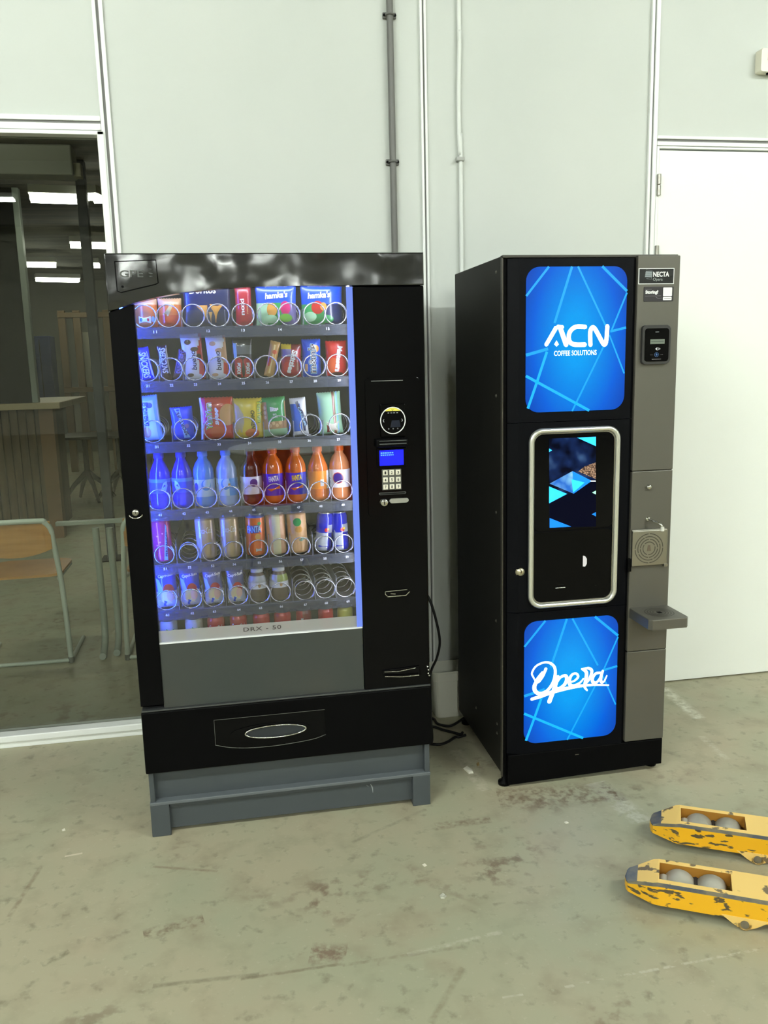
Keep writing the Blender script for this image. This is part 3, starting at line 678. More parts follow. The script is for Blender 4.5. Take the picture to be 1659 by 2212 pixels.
# door in three sections with a chamfered left cheek
def section(name, z0, z1):
    m = MB(); P = [(1.228, CY+.03), (1.229, CY+.012), (1.262, CY-.004), (1.655, CY-.004), (1.667, CY+.006), (1.667, CY+.03)]
    m.plan(P, z0, z1, cof_front); return m.build(name, cm)
up_ = section('upper_door', 1.2965, 1.819); md_ = section('middle_door', .6455, 1.2945); lo_ = section('lower_door', .125, .6435)
def glow_mat():
    m = bpy.data.materials.new('backlit_blue'); m.use_nodes = True; n, l, b = nodes(m)
    tc = n.new('ShaderNodeTexCoord'); mp = n.new('ShaderNodeMapping'); g = n.new('ShaderNodeTexGradient'); g.gradient_type = 'SPHERICAL'
    mp.inputs['Location'].default_value = (0, 0, 0); mp.inputs['Scale'].default_value = (1/.215, 0, 1/.40)
    r = n.new('ShaderNodeValToRGB'); e = r.color_ramp.elements; e[0].color = (*lin((6, 68, 184)), 1); e[1].color = (*lin((0, 168, 255)), 1); e[1].position = .8; k = e.new(.3); k.color = (*lin((0, 104, 232)), 1)
    l.new(tc.outputs['Object'], mp.inputs[0]); l.new(mp.outputs[0], g.inputs[0]); l.new(g.outputs['Fac'], r.inputs[0])
    b.inputs['Base Color'].default_value = (.0, .0, .01, 1); b.inputs['Roughness'].default_value = .25; b.inputs['Specular IOR Level'].default_value = .2
    l.new(r.outputs[0], b.inputs['Emission Color']); b.inputs['Emission Strength'].default_value = .92
    return m
glow = glow_mat()
line_m = M('backlit_line', (0, 8, 16), .3, emit=1.05, ecol=(6, 172, 250)); line_b = M('backlit_line_bright', (0, 8, 16), .3, emit=1.2, ecol=(10, 178, 255))
glow_w = M('backlit_white', (250, 252, 255), .3, emit=1.25, ecol=(236, 248, 255))
def panel(name, parent, z0, z1):
    X0, X1 = 1.2855, 1.6315; YP = CY-.0065
    o = MB().prism(rrect(X0, X1, z0, z1, .045, 8), YP, CY-.003, glow, .001)
    o = o.build(name, parent)
    cx, cz = (X0+X1)/2, (z0+z1)/2
    me = o.data; sh = Vector((cx-cm.location.x, 0, cz-cm.location.z)); me.transform(Matrix.Translation(-sh)); o.location = sh
    W_, H_ = X1-X0, z1-z0
    def uv(zx, zy): return (X0+(zx-570)/685*W_, z1-(zy-150)/995*H_)
    t = MB(); YL = YP-.0006
    for P, wd, mt in (([(720, 150), (570, 345)], .0075, line_m), ([(875, 150), (762, 530)], .0085, line_m), ([(712, 725), (645, 935), (585, 1115)], .009, line_b), ([(915, 150), (1110, 550)], .0065, line_m), ([(1140, 620), (1250, 890)], .0055, line_m), ([(1080, 150), (1255, 320)], .009, line_m), ([(1255, 330), (1155, 585)], .006, line_m), ([(1105, 690), (890, 1145)], .006, line_m), ([(1255, 570), (1145, 595)], .008, line_m), ([(720, 705), (570, 745)], .010, line_m), ([(570, 888), (1010, 1145)], .009, line_b)):
        Q = [uv(*p) for p in P]; n_ = len(Q)
        for a, c in zip(Q[:-1], Q[1:]):
            a, c = Vector(a), Vector(c); d = (c-a).normalized(); s = Vector((-d.y, d.x))*wd/2
            t.add([(a.x+s.x, YL, a.y+s.y), (a.x-s.x, YL, a.y-s.y), (c.x-s.x, YL, c.y-s.y), (c.x+s.x, YL, c.y+s.y)], [(0, 1, 2, 3)], mt)
    t.build('light_line', parent)
    return uv, YP-.0012
uv1, yl = panel('sign_panel', up_, 1.3285, 1.7925)
def z1p(zx, zy):
    q = at(960+zx*.31344, 530+zy*.31348, CY-.007); return (q.x, q.z)
t = MB()
stroke(t, [z1p(*p) for p in ((702, 683), (770, 566), (796, 563), (838, 683))], [.013, .014, .016, .016], yl, glow_w, sm=False)
stroke(t, [z1p(*p) for p in ((782, 560), (812, 563))], .012, yl, glow_w, sm=False)
t.add([(z1p(*p)[0], yl, z1p(*p)[1]) for p in ((772, 655), (788, 682), (772, 698), (756, 682))], [(0, 1, 2, 3)], glow_w)
stroke(t, [z1p(*p) for p in ((968, 562), (905, 562), (868, 590), (856, 630), (866, 668), (900, 684), (966, 684))], .0145, yl, glow_w, k=4)
stroke(t, [z1p(*p) for p in ((1006, 684), (1004, 600), (1018, 566), (1040, 580), (1090, 672), (1106, 682), (1116, 650), (1122, 558))], .0145, yl, glow_w, k=3)
a, c = z1p(755, 742), z1p(1048, 740)
text(t, 'COFFEE SOLUTIONS', c[0]-a[0], .0165, flat((a[0]+c[0])/2, (a[1]+c[1])/2, yl), glow_w, bold=.014)
t.build('sign_lettering', up_)
uv2, yl = panel('sign_panel', lo_, .1615, .611)
def z3p(zx, zy):
    q = at(1060+zx*.25316, 1300+zy*.25316, CY-.007); return (q.x, q.z)
t = MB()
def S3(P, wd): stroke(t, [z3p(*p) for p in P], [v*.00050 for v in wd] if isinstance(wd, list) else wd*.00050, yl, glow_w, k=5)
S3([(470, 572), (440, 640), (400, 690), (362, 640), (352, 605), (385, 550), (450, 518), (505, 522), (545, 560), (548, 630), (525, 700), (480, 758), (425, 782), (385, 768), (372, 725), (400, 660), (440, 600)], [22, 20, 10, 12, 14, 14, 15, 18, 20, 22, 22, 22, 24, 28, 30, 26, 14])
S3([(572, 640), (545, 730), (500, 850)], [26, 30, 32])
S3([(565, 690), (600, 640), (640, 632), (648, 665), (625, 710), (580, 738), (560, 730)], [10, 18, 24, 26, 24, 18, 12])
S3([(665, 690), (715, 672), (745, 640), (730, 612), (695, 620), (672, 660), (675, 705), (710, 715), (760, 690), (790, 655)], [12, 14, 18, 16, 18, 24, 26, 22, 14, 10])
S3([(778, 572), (815, 600), (812, 660), (800, 720), (822, 755)], [14, 26, 26, 20, 12])
S3([(790, 572), (835, 566), (862, 590), (845, 650), (818, 690)], [14, 20, 22, 20, 14])
S3([(935, 605), (895, 612), (868, 650), (872, 685), (905, 685), (938, 640), (950, 605)], [16, 20, 24, 24, 18, 16, 14])
S3([(955, 590), (938, 650), (945, 686), (968, 676), (990, 630)], [18, 24, 20, 12, 10])
S3([(350, 830), (420, 808), (500, 778), (620, 745), (760, 718), (880, 708), (1005, 711)], [22, 26, 28, 26, 22, 16, 10])
t.build('sign_lettering', lo_)
# chrome framed centre with a screen above the cup bay
YM = CY-.004
fr = MB(); out = rrect(1.2985, 1.6175, .660, 1.2735, .042, 8)
fr.tube([(x, YM-.006, z) for x, z in rrect(1.305, 1.611, .6665, 1.267, .038, 8)], .009, M('frame_chrome', (232, 234, 228), .28, .85), 10, True)
fr.ring(out, rrect(1.3165, 1.5995, .678, 1.2555, .03, 8), YM-.005, YM, steel)
fr.build('chrome_frame', md_)
MB().prism(rrect(1.3165, 1.5995, .9275, 1.2555, .02, 4), YM-.004, YM, M('screen_glass', (3, 3, 5), .08, spec=.15), .001).build('screen_surround', md_)
MB().prism(rrect(1.3165, 1.5995, .678, .9225, .02, 4), YM-.0015, YM, M('bay_black', (3, 3, 4), .12, spec=.12)).build('cup_bay_door', md_)
m = MB(); q = at(1262, 1212, YM)
stroke(m, [(q.x-.004, q.z+.018), (q.x-.004, q.z-.017)], .003, YM-.0022, M('tag_white', (226, 222, 230), .4), sm=False)
m.add([(q.x+x, YM-.0024, q.z+z) for x, z in ((-.006, .020), (.002, .018), (.0085, .008), (.0085, -.010), (.003, -.019), (-.006, -.018))], [(0, 1, 2, 3, 4, 5)], MATS['tag_white'])
m.build('bay_sticker', md_)
q = at(1210, 1268, YM); MB().box(q.x-.018, q.x+.018, YM-.004, YM-.001, q.z-.003, q.z-.0005, chrome, .0005).box(q.x-.010, q.x+.012, YM-.003, YM-.001, q.z+.008, q.z+.009, M('dim_chrome', (70, 70, 70), .2, 1)).build('bay_catch', md_)
def z2p(zx, zy):
    q = at(1080+zx*.24111, 900+zy*.24116, YM-.005); return (q.x, q.z)
scr = bpy.data.materials.new('screen_image'); scr.use_nodes = True; n, l, b = nodes(scr)
tc = n.new('ShaderNodeTexCoord'); tn = n.new('ShaderNodeTexNoise'); tn.inputs['Scale'].default_value = 16; tn.inputs['Detail'].default_value = 1.5; r = n.new('ShaderNodeValToRGB')
r.color_ramp.elements[0].position = .42; r.color_ramp.elements[0].color = (*lin((4, 8, 30)), 1); r.color_ramp.elements[1].position = .75; r.color_ramp.elements[1].color = (*lin((70, 104, 150)), 1); k = r.color_ramp.elements.new(.58); k.color = (*lin((22, 44, 92)), 1)
l.new(tc.outputs['Object'], tn.inputs['Vector']); l.new(tn.outputs['Fac'], r.inputs[0]); l.new(r.outputs[0], b.inputs['Emission Color']); b.inputs['Specular IOR Level'].default_value = .1; b.inputs['Emission Strength'].default_value = .9; b.inputs['Base Color'].default_value = (0, 0, 0, 1); b.inputs['Roughness'].default_value = .1
def img(name, c1, c2, scale):
    m = bpy.data.materials.new(name); m.use_nodes = True; n, l, b = nodes(m); tc = n.new('ShaderNodeTexCoord'); v = n.new('ShaderNodeTexVoronoi'); v.inputs['Scale'].default_value = scale; r = n.new('ShaderNodeValToRGB')
    r.color_ramp.elements[0].color = (*lin(c1), 1); r.color_ramp.elements[1].color = (*lin(c2), 1); l.new(tc.outputs['Object'], v.inputs['Vector']); l.new(v.outputs['Distance'], r.inputs[0]); r.color_ramp.elements[1].position = .7
    l.new(r.outputs[0], b.inputs['Emission Color']); b.inputs['Emission Strength'].default_value = 1; b.inputs['Base Color'].default_value = (0, 0, 0, 1); return m
beans = img('screen_beans', (236, 190, 150), (60, 26, 14), 190); ice = img('screen_ice', (150, 225, 255), (0, 110, 220), 30)
cy_ = M('screen_cyan', (40, 180, 255), .3, emit=1, ecol=(40, 176, 250)); bl_ = M('screen_blue', (0, 110, 230), .3, emit=1, ecol=(0, 116, 225)); gr_ = M('screen_green', (150, 235, 190), .3, emit=1, ecol=(150, 235, 190)); nv_ = M('screen_navy', (0, 0, 4), .3, spec=.08, emit=1, ecol=(2, 4, 26))
m = MB(); S_ = [z2p(*p) for p in ((440, 197), (860, 180), (860, 985), (445, 997))]
m.add([(x, YM-.0046, z) for x, z in S_], [(0, 1, 2, 3)], scr)
def scp(P, mt, dy): m.add([(*[z2p(*p)[0]], YM-.0046-dy, z2p(*p)[1]) for p in P], [list(range(len(P)))], mt)
scp([(445, 720), (650, 690), (860, 560), (860, 985), (445, 997)], nv_, .0002)
scp([(690, 188), (860, 180), (860, 265)], cy_, .0004); scp([(440, 285), (468, 301), (440, 318)], cy_, .0004)
scp([(700, 492), (760, 445), (860, 410), (860, 560)], beans, .0004); scp([(445, 600), (650, 488), (660, 690)], ice, .0004); scp([(650, 488), (822, 575), (660, 690)], bl_, .0005)
scp([(640, 560), (760, 590), (655, 680)], cy_, .0006)
scp([(440, 625), (602, 692), (440, 777)], cy_, .0004); scp([(445, 908), (638, 985), (445, 996)], bl_, .0004)
scp([(860, 663), (825, 680), (860, 697)], gr_, .0004); scp([(860, 855), (823, 875), (860, 893)], bl_, .0004)
for k in range(4): scp([(812+k*12, 572), (820+k*12, 572), (820+k*12, 582), (812+k*12, 582)], glow_w, .0006)
m.build('touch_screen', md_)
MB().lathe([(0, -.010), (.0125, -.009), (.0135, -.005), (.018, -.003), (.018, 0)], M('lock_brass', (206, 198, 170), .3, .8), (1.272, CY+.001, .790), 18, 'y').box(1.271, 1.273, CY-.0105, CY-.0085, .786, .797, blk).build('barrel_lock', md_)
# payment column
YT = CY-.006
pc = MB().box(1.6685, 1.8185, YT, CY+.03, 1.1165, 1.826, taupe, .003).box(1.6685, 1.8185, YT, CY+.03, .470, 1.1150, taupe, .003).box(1.6685, 1.8185, YT, CY+.03, .1275, .4685, taupe, .003).box(1.669, 1.816, YT+.004, CY+.03, .128, 1.82, blk).build('payment_column', cm)
m = MB().box(1.6705, 1.7965, YT-.0018, YT, 1.7345, 1.7855, white_p).box(1.673, 1.794, YT-.0024, YT, 1.737, 1.783, M('plate_black', (6, 10, 12), .3))
text(m, 'NECTA', .057, .0165, flat(1.7495, 1.766, YT-.003), white_p, bold=.03)
text(m, 'Opera', .034, .012, flat(1.738, 1.7485, YT-.003), M('plate_grey', (170, 178, 176), .4))
sil = M('plate_silver', (150, 160, 164), .4)
for k in range(6): m.add([(1.692+.0008*(k%2)+(k*.0004), YT-.003, 1.7575+k*.0032), (1.716, YT-.003, 1.7565+k*.0032), (1.717, YT-.003, 1.7588+k*.0032), (1.6925+(k*.0004), YT-.003, 1.7598+k*.0032)], [(0, 1, 2, 3)], sil)
stroke(m, [(1.695, 1.780), (1.718, 1.777), (1.715, 1.750), (1.698, 1.7525)], .0008, YT-.003, sil, sm=False)
m.build('name_plate', pc)
m = MB().prism(rrect(1.691, 1.7965, 1.679, 1.7265, .003, 3), YT-.0015, YT, M('sticker_black', (34, 31, 36), .4))
text(m, 'Storing?', .046, .0145, flat(1.719, 1.7080, YT-.002), white_p, bold=.05)
gq = M('sticker_grey', (120, 116, 122), .5)
m.box(1.695, 1.718, YT-.0022, YT-.0014, 1.7175, 1.7185, gq).box(1.695, 1.752, YT-.0022, YT-.0014, 1.6965, 1.6975, gq)
stroke(m, [(1.733, 1.694), (1.742, 1.689), (1.755, 1.690)], .0012, YT-.002, gq)
m.add([(x, YT-.002, z) for x, z in rrect(1.759, 1.791, 1.696, 1.7235, .002, 3)], [list(range(16))], white_p)
m.add([(x, YT-.002, z) for x, z in rrect(1.759, 1.790, 1.6825, 1.6935, .002, 3)], [list(range(16))], white_p)
m.box(1.763, 1.787, YT-.0024, YT-.0019, 1.6872, 1.6888, gq)
m.build('service_sticker', pc)
rd = MB().prism(rrect(1.6855, 1.7865, 1.4755, 1.6025, .012), YT-.012, YT, M('reader_housing', (44, 44, 44), .45), .003).build('card_reader', cm)
m = MB().prism(rrect(1.694, 1.7795, 1.484, 1.592, .009), YT-.0135, YT-.011, blk_gloss, .001)
m.box(1.7125, 1.7635, YT-.0145, YT-.013, 1.541, 1.5565, M('lcd_green', (112, 122, 112), .3)).box(1.7155, 1.7605, YT-.0150, YT-.0142, 1.5475, 1.5505, M('lcd_dark', (70, 82, 74), .4))
text(m, 'nayax', .013, .0032, flat(1.7365, 1.5795, YT-.0142), icon)
for k in range(3): stroke(m, [(1.739+.0038*k, 1.530-.0015*k), (1.741+.0038*k, 1.525), (1.739+.0038*k, 1.520+.0015*k)], .0012, YT-.0142, icon)
m.add([(x, YT-.0142, z) for x, z in ((1.731, 1.525), (1.737, 1.530), (1.737, 1.520))], [(0, 1, 2)], icon)
m.ring(ellipse(1.7365, 1.506, .0075, .0075, 24), ellipse(1.7365, 1.506, .0065, .0065, 24), YT-.0142, YT-.0135, M('icon_blue', (70, 110, 170), .4))
m.add([(x, YT-.0142, z) for x, z in ((1.7335, 1.503), (1.7395, 1.503), (1.7395, 1.507), (1.7365, 1.511), (1.7335, 1.507))], [(0, 1, 2, 3, 4)], MATS['icon_blue'])
for x in (1.7185, 1.7545): m.box(x-.005, x+.005, YT-.0142, YT-.0135, 1.5055, 1.5062, gq)
m.box(1.720, 1.753, YT-.0142, YT-.0135, 1.4905, 1.492, gq)
m.build('reader_face', rd)
MB().lathe([(0, -.012), (.006, -.012), (.009, -.008), (.009, 0)], chrome, (1.729, YT, 1.0595), 18, 'y').build('coin_button', pc)
MB().lathe([(0, -.008), (.007, -.007), (.009, 0)], chrome, (1.731, YT, .9475), 16, 'y').tube(smooth_path([(1.731, YT-.004, .9475), (1.740, YT-.028, .944), (1.752, YT-.05, .936), (1.757, YT-.055, .922)], 5), .0042, chrome, 10).tube([(1.757, YT-.055, .928), (1.757, YT-.055, .914)], .0062, M('spout_white', (222, 222, 214), .4), 10).build('water_spout', pc)
# folded cup grille
slot_m = M('slot_dark', (70, 68, 60), .6)
gp = MB().box(1.6705, 1.7985, YT-.012, YT-.004, .784, .9085, steel, .002)
for r2_, n_ in ((.0515, 4), (.0415, 4), (.032, 4), (.0225, 3)):
    for k in range(n_):
        a0 = 2*PI*k/n_+.08+(.4 if r2_ in (.0415, .0225) else 0); a1 = a0+2*PI/n_-.16*(.05/r2_)*.8
        stroke(gp, [(1.7325+r2_*math.cos(a0+(a1-a0)*j/14), .8455+r2_*math.sin(a0+(a1-a0)*j/14)) for j in range(15)], .0032, YT-.0125, slot_m, sm=False)
gp.prism([(1.7285, .857), (1.7365, .857), (1.740, .8355), (1.725, .8355)], YT-.013, YT-.012, M('slot_brown', (96, 84, 70), .6))
gp.build('cup_grille', pc)
MB().tube([(1.6695, YT-.006, .9095), (1.7985, YT-.006, .9095), (1.8015, YT-.006, .9065), (1.8015, YT-.006, .786)], .003, steel, 8).box(1.790, 1.803, YT-.016, YT-.004, .777, .787, steel, .001).box(1.656, 1.670, YT-.012, YT+.004, .766, .812, blk, .002).build('grille_hinge', pc)
# drip shelf standing out from the column
y0, y1 = YT-.150, YT
sh = MB(); P = [(1.672, y1), (1.816, y1), (1.816, y0+.012), (1.806, y0), (1.682, y0), (1.672, y0+.012)]
sh.plan(P, .597, .632, taupe, .003)
ds_ = sh.build('drip_shelf', cm)
m = MB()
for r2_ in (.050, .041, .032, .023):
    m.add([(1.745+r_*math.cos(2*PI*j/32), (y0+y1)/2+r_*math.sin(2*PI*j/32), .6326) for r_ in (r2_, r2_-.0035) for j in range(32)], [(j, (j+1) % 32, 32+(j+1) % 32, 32+j) for j in range(32)], slot_m)
m.box(1.738, 1.752, (y0+y1)/2-.010, (y0+y1)/2+.008, .632, .633, blk)
m.build('shelf_grille', ds_)
# base
MB().prism([(1.229, .010), (1.8175, .026), (1.8175, .124), (1.229, .124)], CY-.004, CY+.03, blk, .003).box(1.235, 1.81, CY+.03, CB-.02, .03, .046, blk_matte).build('kick_panel', cm)
for x, y in ((1.225, CY+.03), (1.80, CY+.05), (1.235, CB-.04), (1.80, CB-.04)):
    MB().lathe([(0, 0), (.022, 0), (.022, .012), (.010, .018), (.010, .048)], blk, (x, y, 0), 14).build('leg', cm)
MB().box(1.480, 1.494, CY-.0045, CY-.0035, .098, .1005, bolt).build('base_scratch', cm)
# ------------------------------------------------------------------ bucket, cords, pallet truck, litter
bk = empty('white_bucket', (1.19, -.085, 0), 'white plastic bucket standing on the floor between the two machines', 'bucket')
bm_ = M('bucket_white', (238, 238, 224), .45)
m = MB(); secs = []
def rr3(s, z): return [(1.19+x, -.085+y, z) for x, y in rrect(-s, s, -s*.82, s*.82, s*.35, 5)]
L = [rr3(.066, 0), rr3(.068, .004), rr3(.080, .165), rr3(.0825, .167), rr3(.0835, .200), rr3(.0855, .202), rr3(.0855, .209), rr3(.081, .209), rr3(.078, .17), rr3(.065, .006)]
n_ = len(L[0]); vs = [p for q in L for p in q]
m.add(vs, [(i*n_+j, i*n_+(j+1) % n_, (i+1)*n_+(j+1) % n_, (i+1)*n_+j) for i in range(len(L)-1) for j in range(n_)], bm_)
m.add(L[0], [list(range(n_))], bm_).add(L[-1], [list(range(n_))], bm_)
m.build('tub', bk)
MB().box(1.19-.090, 1.19-.081, -.1, -.07, .172, .195, bm_, .002).build('handle_lug', bk)
def cord(P, r, label, name='power_cord', grp='black cords between the machines', k=8):
    P = smooth_path(P, k); o = MB().tube(P, r, rubber, 8).build(name, None, loc=tuple(P[0])); tag(o, label, 'cord', grp)
a = [at(920, 1282, -.45), at(930, 1300, -.45), at(942, 1340, -.45), at(950, 1385, -.44), at(944, 1420, -.43), at(932, 1448, -.42), at(929, 1475, -.42)]
a = [Vector((max(p.x, .947), p.y, p.z)) for p in a]
dn = Vector((a[-1].x, -.42, .006))
cord(a+[Vector((a[-1].x+.002, -.42, .12)), Vector((a[-1].x+.006, -.40, .02)), Vector((1.0, -.34, .0065)), Vector((1.03, -.24, .0065))], .005, 'black power cord hanging in a loop off the side of the snack machine')
f = lambda *p: atz(*p, .0062)
cord([Vector((.99, -.12, .0062)), f(931, 1551), f(945, 1563), f(965, 1568), f(984, 1569)+Vector((0, .02, 0)), Vector((1.26, -.15, .0062))], .0055, 'black cord on the floor just in front of the white bucket', k=6)
cord([Vector((.99, -.20, .0062)), f(931, 1569), f(955, 1576), f(975, 1581), f(994, 1586)+Vector((.0, .0, 0)), Vector((1.19, -.31, .0062))], .0055, 'black cord on the floor, the middle one of three beside the coffee machine', k=6)
cord([Vector((1.00, -.36, .0062)), f(931, 1607), f(950, 1608), f(968, 1602), f(984, 1592), f(992, 1589)+Vector((-.005, -.012, 0)), Vector((1.196, -.335, .0062))], .0055, 'black cord curving on the floor, the one nearest the snack machine foot', k=6)

# pallet truck: local axis along the forks
ANG = math.radians(-29.3); D = Vector((math.cos(ANG), math.sin(ANG), 0)); N = Vector((-D.y, D.x, 0))
yel = M('fork_yellow', (250, 186, 26), .42)
n, l, b = nodes(yel)
tc = n.new('ShaderNodeTexCoord'); tn = n.new('ShaderNodeTexNoise'); tn.inputs['Scale'].default_value = 34; tn.inputs['Detail'].default_value = 7; mp = n.new('ShaderNodeMapping'); mp.inputs['Scale'].default_value = (.7, .7, 2.2); r = n.new('ShaderNodeValToRGB')
r.color_ramp.elements[0].position = .575; r.color_ramp.elements[1].position = .60; r.color_ramp.elements[0].color = (*lin((250, 188, 34)), 1); r.color_ramp.elements[1].color = (*lin((92, 80, 58)), 1)
l.new(tc.outputs['Object'], mp.inputs[0]); l.new(mp.outputs[0], tn.inputs['Vector']); l.new(tn.outputs['Fac'], r.inputs[0]); l.new(r.outputs[0], b.inputs['Base Color'])
top_y = noise_color(M('fork_top_yellow', (250, 212, 120), .5), (250, 210, 122), (120, 102, 74), 24, 8, .595, .63)
bare = noise_color(M('bare_steel_worn', (112, 110, 104), .4, .4), (96, 100, 106), (140, 132, 112), 18, 4)
roll_m = noise_color(M('roller_grey', (176, 172, 158), .5), (160, 156, 142), (186, 182, 168), 9, 3)
tip = Vector((1.362, -1.415, 0))
pt_loc = tip+D*1.2+N*.16
pt = empty('pallet_truck', (pt_loc.x, pt_loc.y, 0), 'worn yellow pallet truck whose two forks reach in from the right over the floor', 'pallet truck')
TZ = .088
def fork(off, lab):
    o0 = tip+off
    def G(t, s, z): p = o0+D*t+N*s; return (p.x, p.y, z)
    HWd = .068; L_ = 1.15; m = MB()
    # top plate outline with the roller window
    hole = [(.088, -.040), (.275, -.040), (.275, .040), (.088, .040)]
    nose = [(.0, -.022), (.006, -.034), (.072, -.066), (.085, -HWd)]
    outl = nose+[(L_, -HWd), (L_, HWd)]+[(t, -s) for t, s in nose[::-1]]
    def zt(t): return TZ-.030*max(0, 1-t/.085)**1.2
    # top: strips round the hole
    def quad(P, mt): m.add([G(t, s, zt(t)) for t, s in P], [list(range(len(P)))], mt)
    e = .010
    quad([(.085, -HWd+e), (.088, -.040), (.088, .040), (.085, HWd-e)], top_y)
    quad([(.085, -HWd+e), (.275, -HWd+e), (.275, -.040), (.088, -.040)], top_y)
    quad([(.085, HWd-e), (.088, .040), (.275, .040), (.275, HWd-e)], top_y)
    quad([(.275, -HWd+e), (L_, -HWd+e), (L_, HWd-e), (.275, HWd-e)], top_y)
    nz = [(.0, -.022), (.006, -.034), (.072, -.060)]
    quad([(.03, -.040), (.072, -.058), (.085, -HWd+e), (.085, HWd-e), (.072, .058), (.03, .040)], top_y)
    quad([(0, -.022), (.006, -.034), (.03, -.040), (.03, .040), (.006, .034), (0, .022)], bare)
    # rolled edge (worn) and side skirts
    edge = [(.006, -.034), (.072, -.066), (.085, -HWd), (L_, -HWd)]
    inn = [(.03, -.040), (.072, -.058), (.085, -HWd+e), (L_, -HWd+e)]
    for sg in (1, -1):
        for (a, b2), (c, d2) in zip(zip(edge[:-1], edge[1:]), zip(inn[:-1], inn[1:])):
            m.add([G(c[0], c[1]*sg, zt(c[0])), G(a[0], a[1]*sg, zt(a[0])-.006), G(b2[0], b2[1]*sg, zt(b2[0])-.006), G(d2[0], d2[1]*sg, zt(d2[0]))], [(0, 1, 2, 3)], bare)
            lo = lambda t: .026 if t > .05 else .030
            m.add([G(a[0], a[1]*sg, zt(a[0])-.006), G(a[0], a[1]*sg, lo(a[0])), G(b2[0], b2[1]*sg, lo(b2[0])), G(b2[0], b2[1]*sg, zt(b2[0])-.006)], [(0, 1, 2, 3)], yel)
            m.add([G(a[0], a[1]*sg*.93, zt(a[0])-.006), G(a[0], a[1]*sg*.93, lo(a[0])), G(b2[0], b2[1]*sg*.93, lo(b2[0])), G(b2[0], b2[1]*sg*.93, zt(b2[0])-.008)], [(0, 1, 2, 3)], yel)
            m.add([G(a[0], a[1]*sg*.93, lo(a[0])), G(a[0], a[1]*sg, lo(a[0])), G(b2[0], b2[1]*sg, lo(b2[0])), G(b2[0], b2[1]*sg*.93, lo(b2[0]))], [(0, 1, 2, 3)], bare)
    m.add([G(.006, -.034, zt(.006)-.006), G(0, -.022, zt(0)-.004), G(-.004, 0, zt(0)-.004), G(0, .022, zt(0)-.004), G(.006, .034, zt(.006)-.006), G(.006, -.034, .03), G(0, -.022, .03), G(-.004, 0, .03), G(0, .022, .03), G(.006, .034, .03)], [(0, 1, 6, 5), (1, 2, 7, 6), (2, 3, 8, 7), (3, 4, 9, 8)], yel)
    m.add([G(.006, -.034, zt(.006)-.006), G(0, -.022, zt(0)-.004), G(-.004, 0, zt(0)-.004), G(0, .022, zt(0)-.004), G(.006, .034, zt(.006)-.006), G(.006, -.034, zt(.006)), G(0, -.022, zt(0)), G(0, .022, zt(0)), G(.006, .034, zt(.006))], [(0, 1, 6, 5), (1, 2, 3, 7, 6), (3, 4, 8, 7)], bare)
    # hole walls
    for (a, b2) in zip(hole, hole[1:]+hole[:1]): m.add([G(*a, TZ), G(*b2, TZ), G(*b2, .05), G(*a, .05)], [(0, 1, 2, 3)], M('fork_inner', (168, 116, 36), .6))
    fo = m.build('fork', pt)
    for k, t in enumerate((.142, .227)):
        r = MB(); c = o0+D*t; a = c-N*.036; b2 = c+N*.036; z = .040+.002
        pts = [a, a+N*.005, b2-N*.005, b2]; r.tube([(p.x, p.y, z) for p in pts], [.036, .0415, .0415, .036], roll_m, 24)
        r.tube([(a.x-N.x*.001, a.y-N.y*.001, z), (b2.x+N.x*.001, b2.y+N.y*.001, z)], .010, blk, 10)
        r.build('roller', fo)
    f2 = MB(); c1 = o0+D*.100; c2 = o0+D*.268
    for s in (-.046, .046): f2.tube([tuple(c1+N*s+Vector((0, 0, .045))), tuple(c2+N*s+Vector((0, 0, .045)))], .009, blk, 6)
    a = o0+D*.185; f2.tube([tuple(a-N*.046+Vector((0, 0, .05))), tuple(a+N*.046+Vector((0, 0, .05)))], .012, M('bogie_dark', (40, 42, 46), .5), 8)
    f2.tube([tuple(c1-N*.03+Vector((0, 0, .052))), tuple(c1+N*.02+Vector((0, 0, .052)))], .016, roll_m, 12)
    f2.build('bogie', fo)
    br = MB()
    for s in (-HWd-.001, HWd-.007):
        v = [G(t, s+ds, z) for ds in (0, .008) for t, z in ((.248, .034), (.368, .034), (.338, .012), (.318, .002), (.295, .002), (.278, .012))]
        br.add(v, [tuple(range(6)), tuple(range(11, 5, -1))]+[(k, (k+1) % 6, 6+(k+1) % 6, 6+k) for k in range(6)], top_y)
    for s in (-HWd-.004,):
        c = Vector(G(.307, s, .016)); br.tube([tuple(c), tuple(c+N*.144)], .011, bare, 14); br.tube([tuple(c+Vector((0, 0, 0))+D*.0145*math.cos(q)+Vector((0, 0, .0145*math.sin(q)))) for q in [PI*.95+PI*1.1*j/10 for j in range(11)]], .0022, M('clip_gold', (178, 150, 96), .4, .5), 6)
    br.build('axle_bracket', fo)
    return fo
fork(Vector(), 0); fork(N*.325+D*.058, 1)
def PT(t, s, z): p = tip+D*t+N*s; return (p.x, p.y, z)
m = MB(); C8 = lambda t0, t1, s0, s1, z0, z1: m.add([PT(t, s, z) for z in (z0, z1) for t, s in ((t0, s0), (t1, s0), (t1, s1), (t0, s1))], [(3, 2, 1, 0), (4, 5, 6, 7), (0, 1, 5, 4), (1, 2, 6, 5), (2, 3, 7, 6), (3, 0, 4, 7)], yel)
C8(1.15, 1.22, -.07, .395, .03, .36); C8(1.14, 1.2, .1, .22, .36, .42); m.build('cross_head', pt)
m = MB(); m.tube([PT(1.29, .1625, .08), PT(1.29, .1625, .42)], .05, bare, 18).tube([PT(1.29, .1625, .42), PT(1.29, .1625, .5)], .028, steel, 14); m.build('pump', pt)
for s in (.125, .2): MB().tube([PT(1.29, s-.022, .09), PT(1.29, s+.022, .09)], .09, blk, 24).build('steering_wheel', pt)
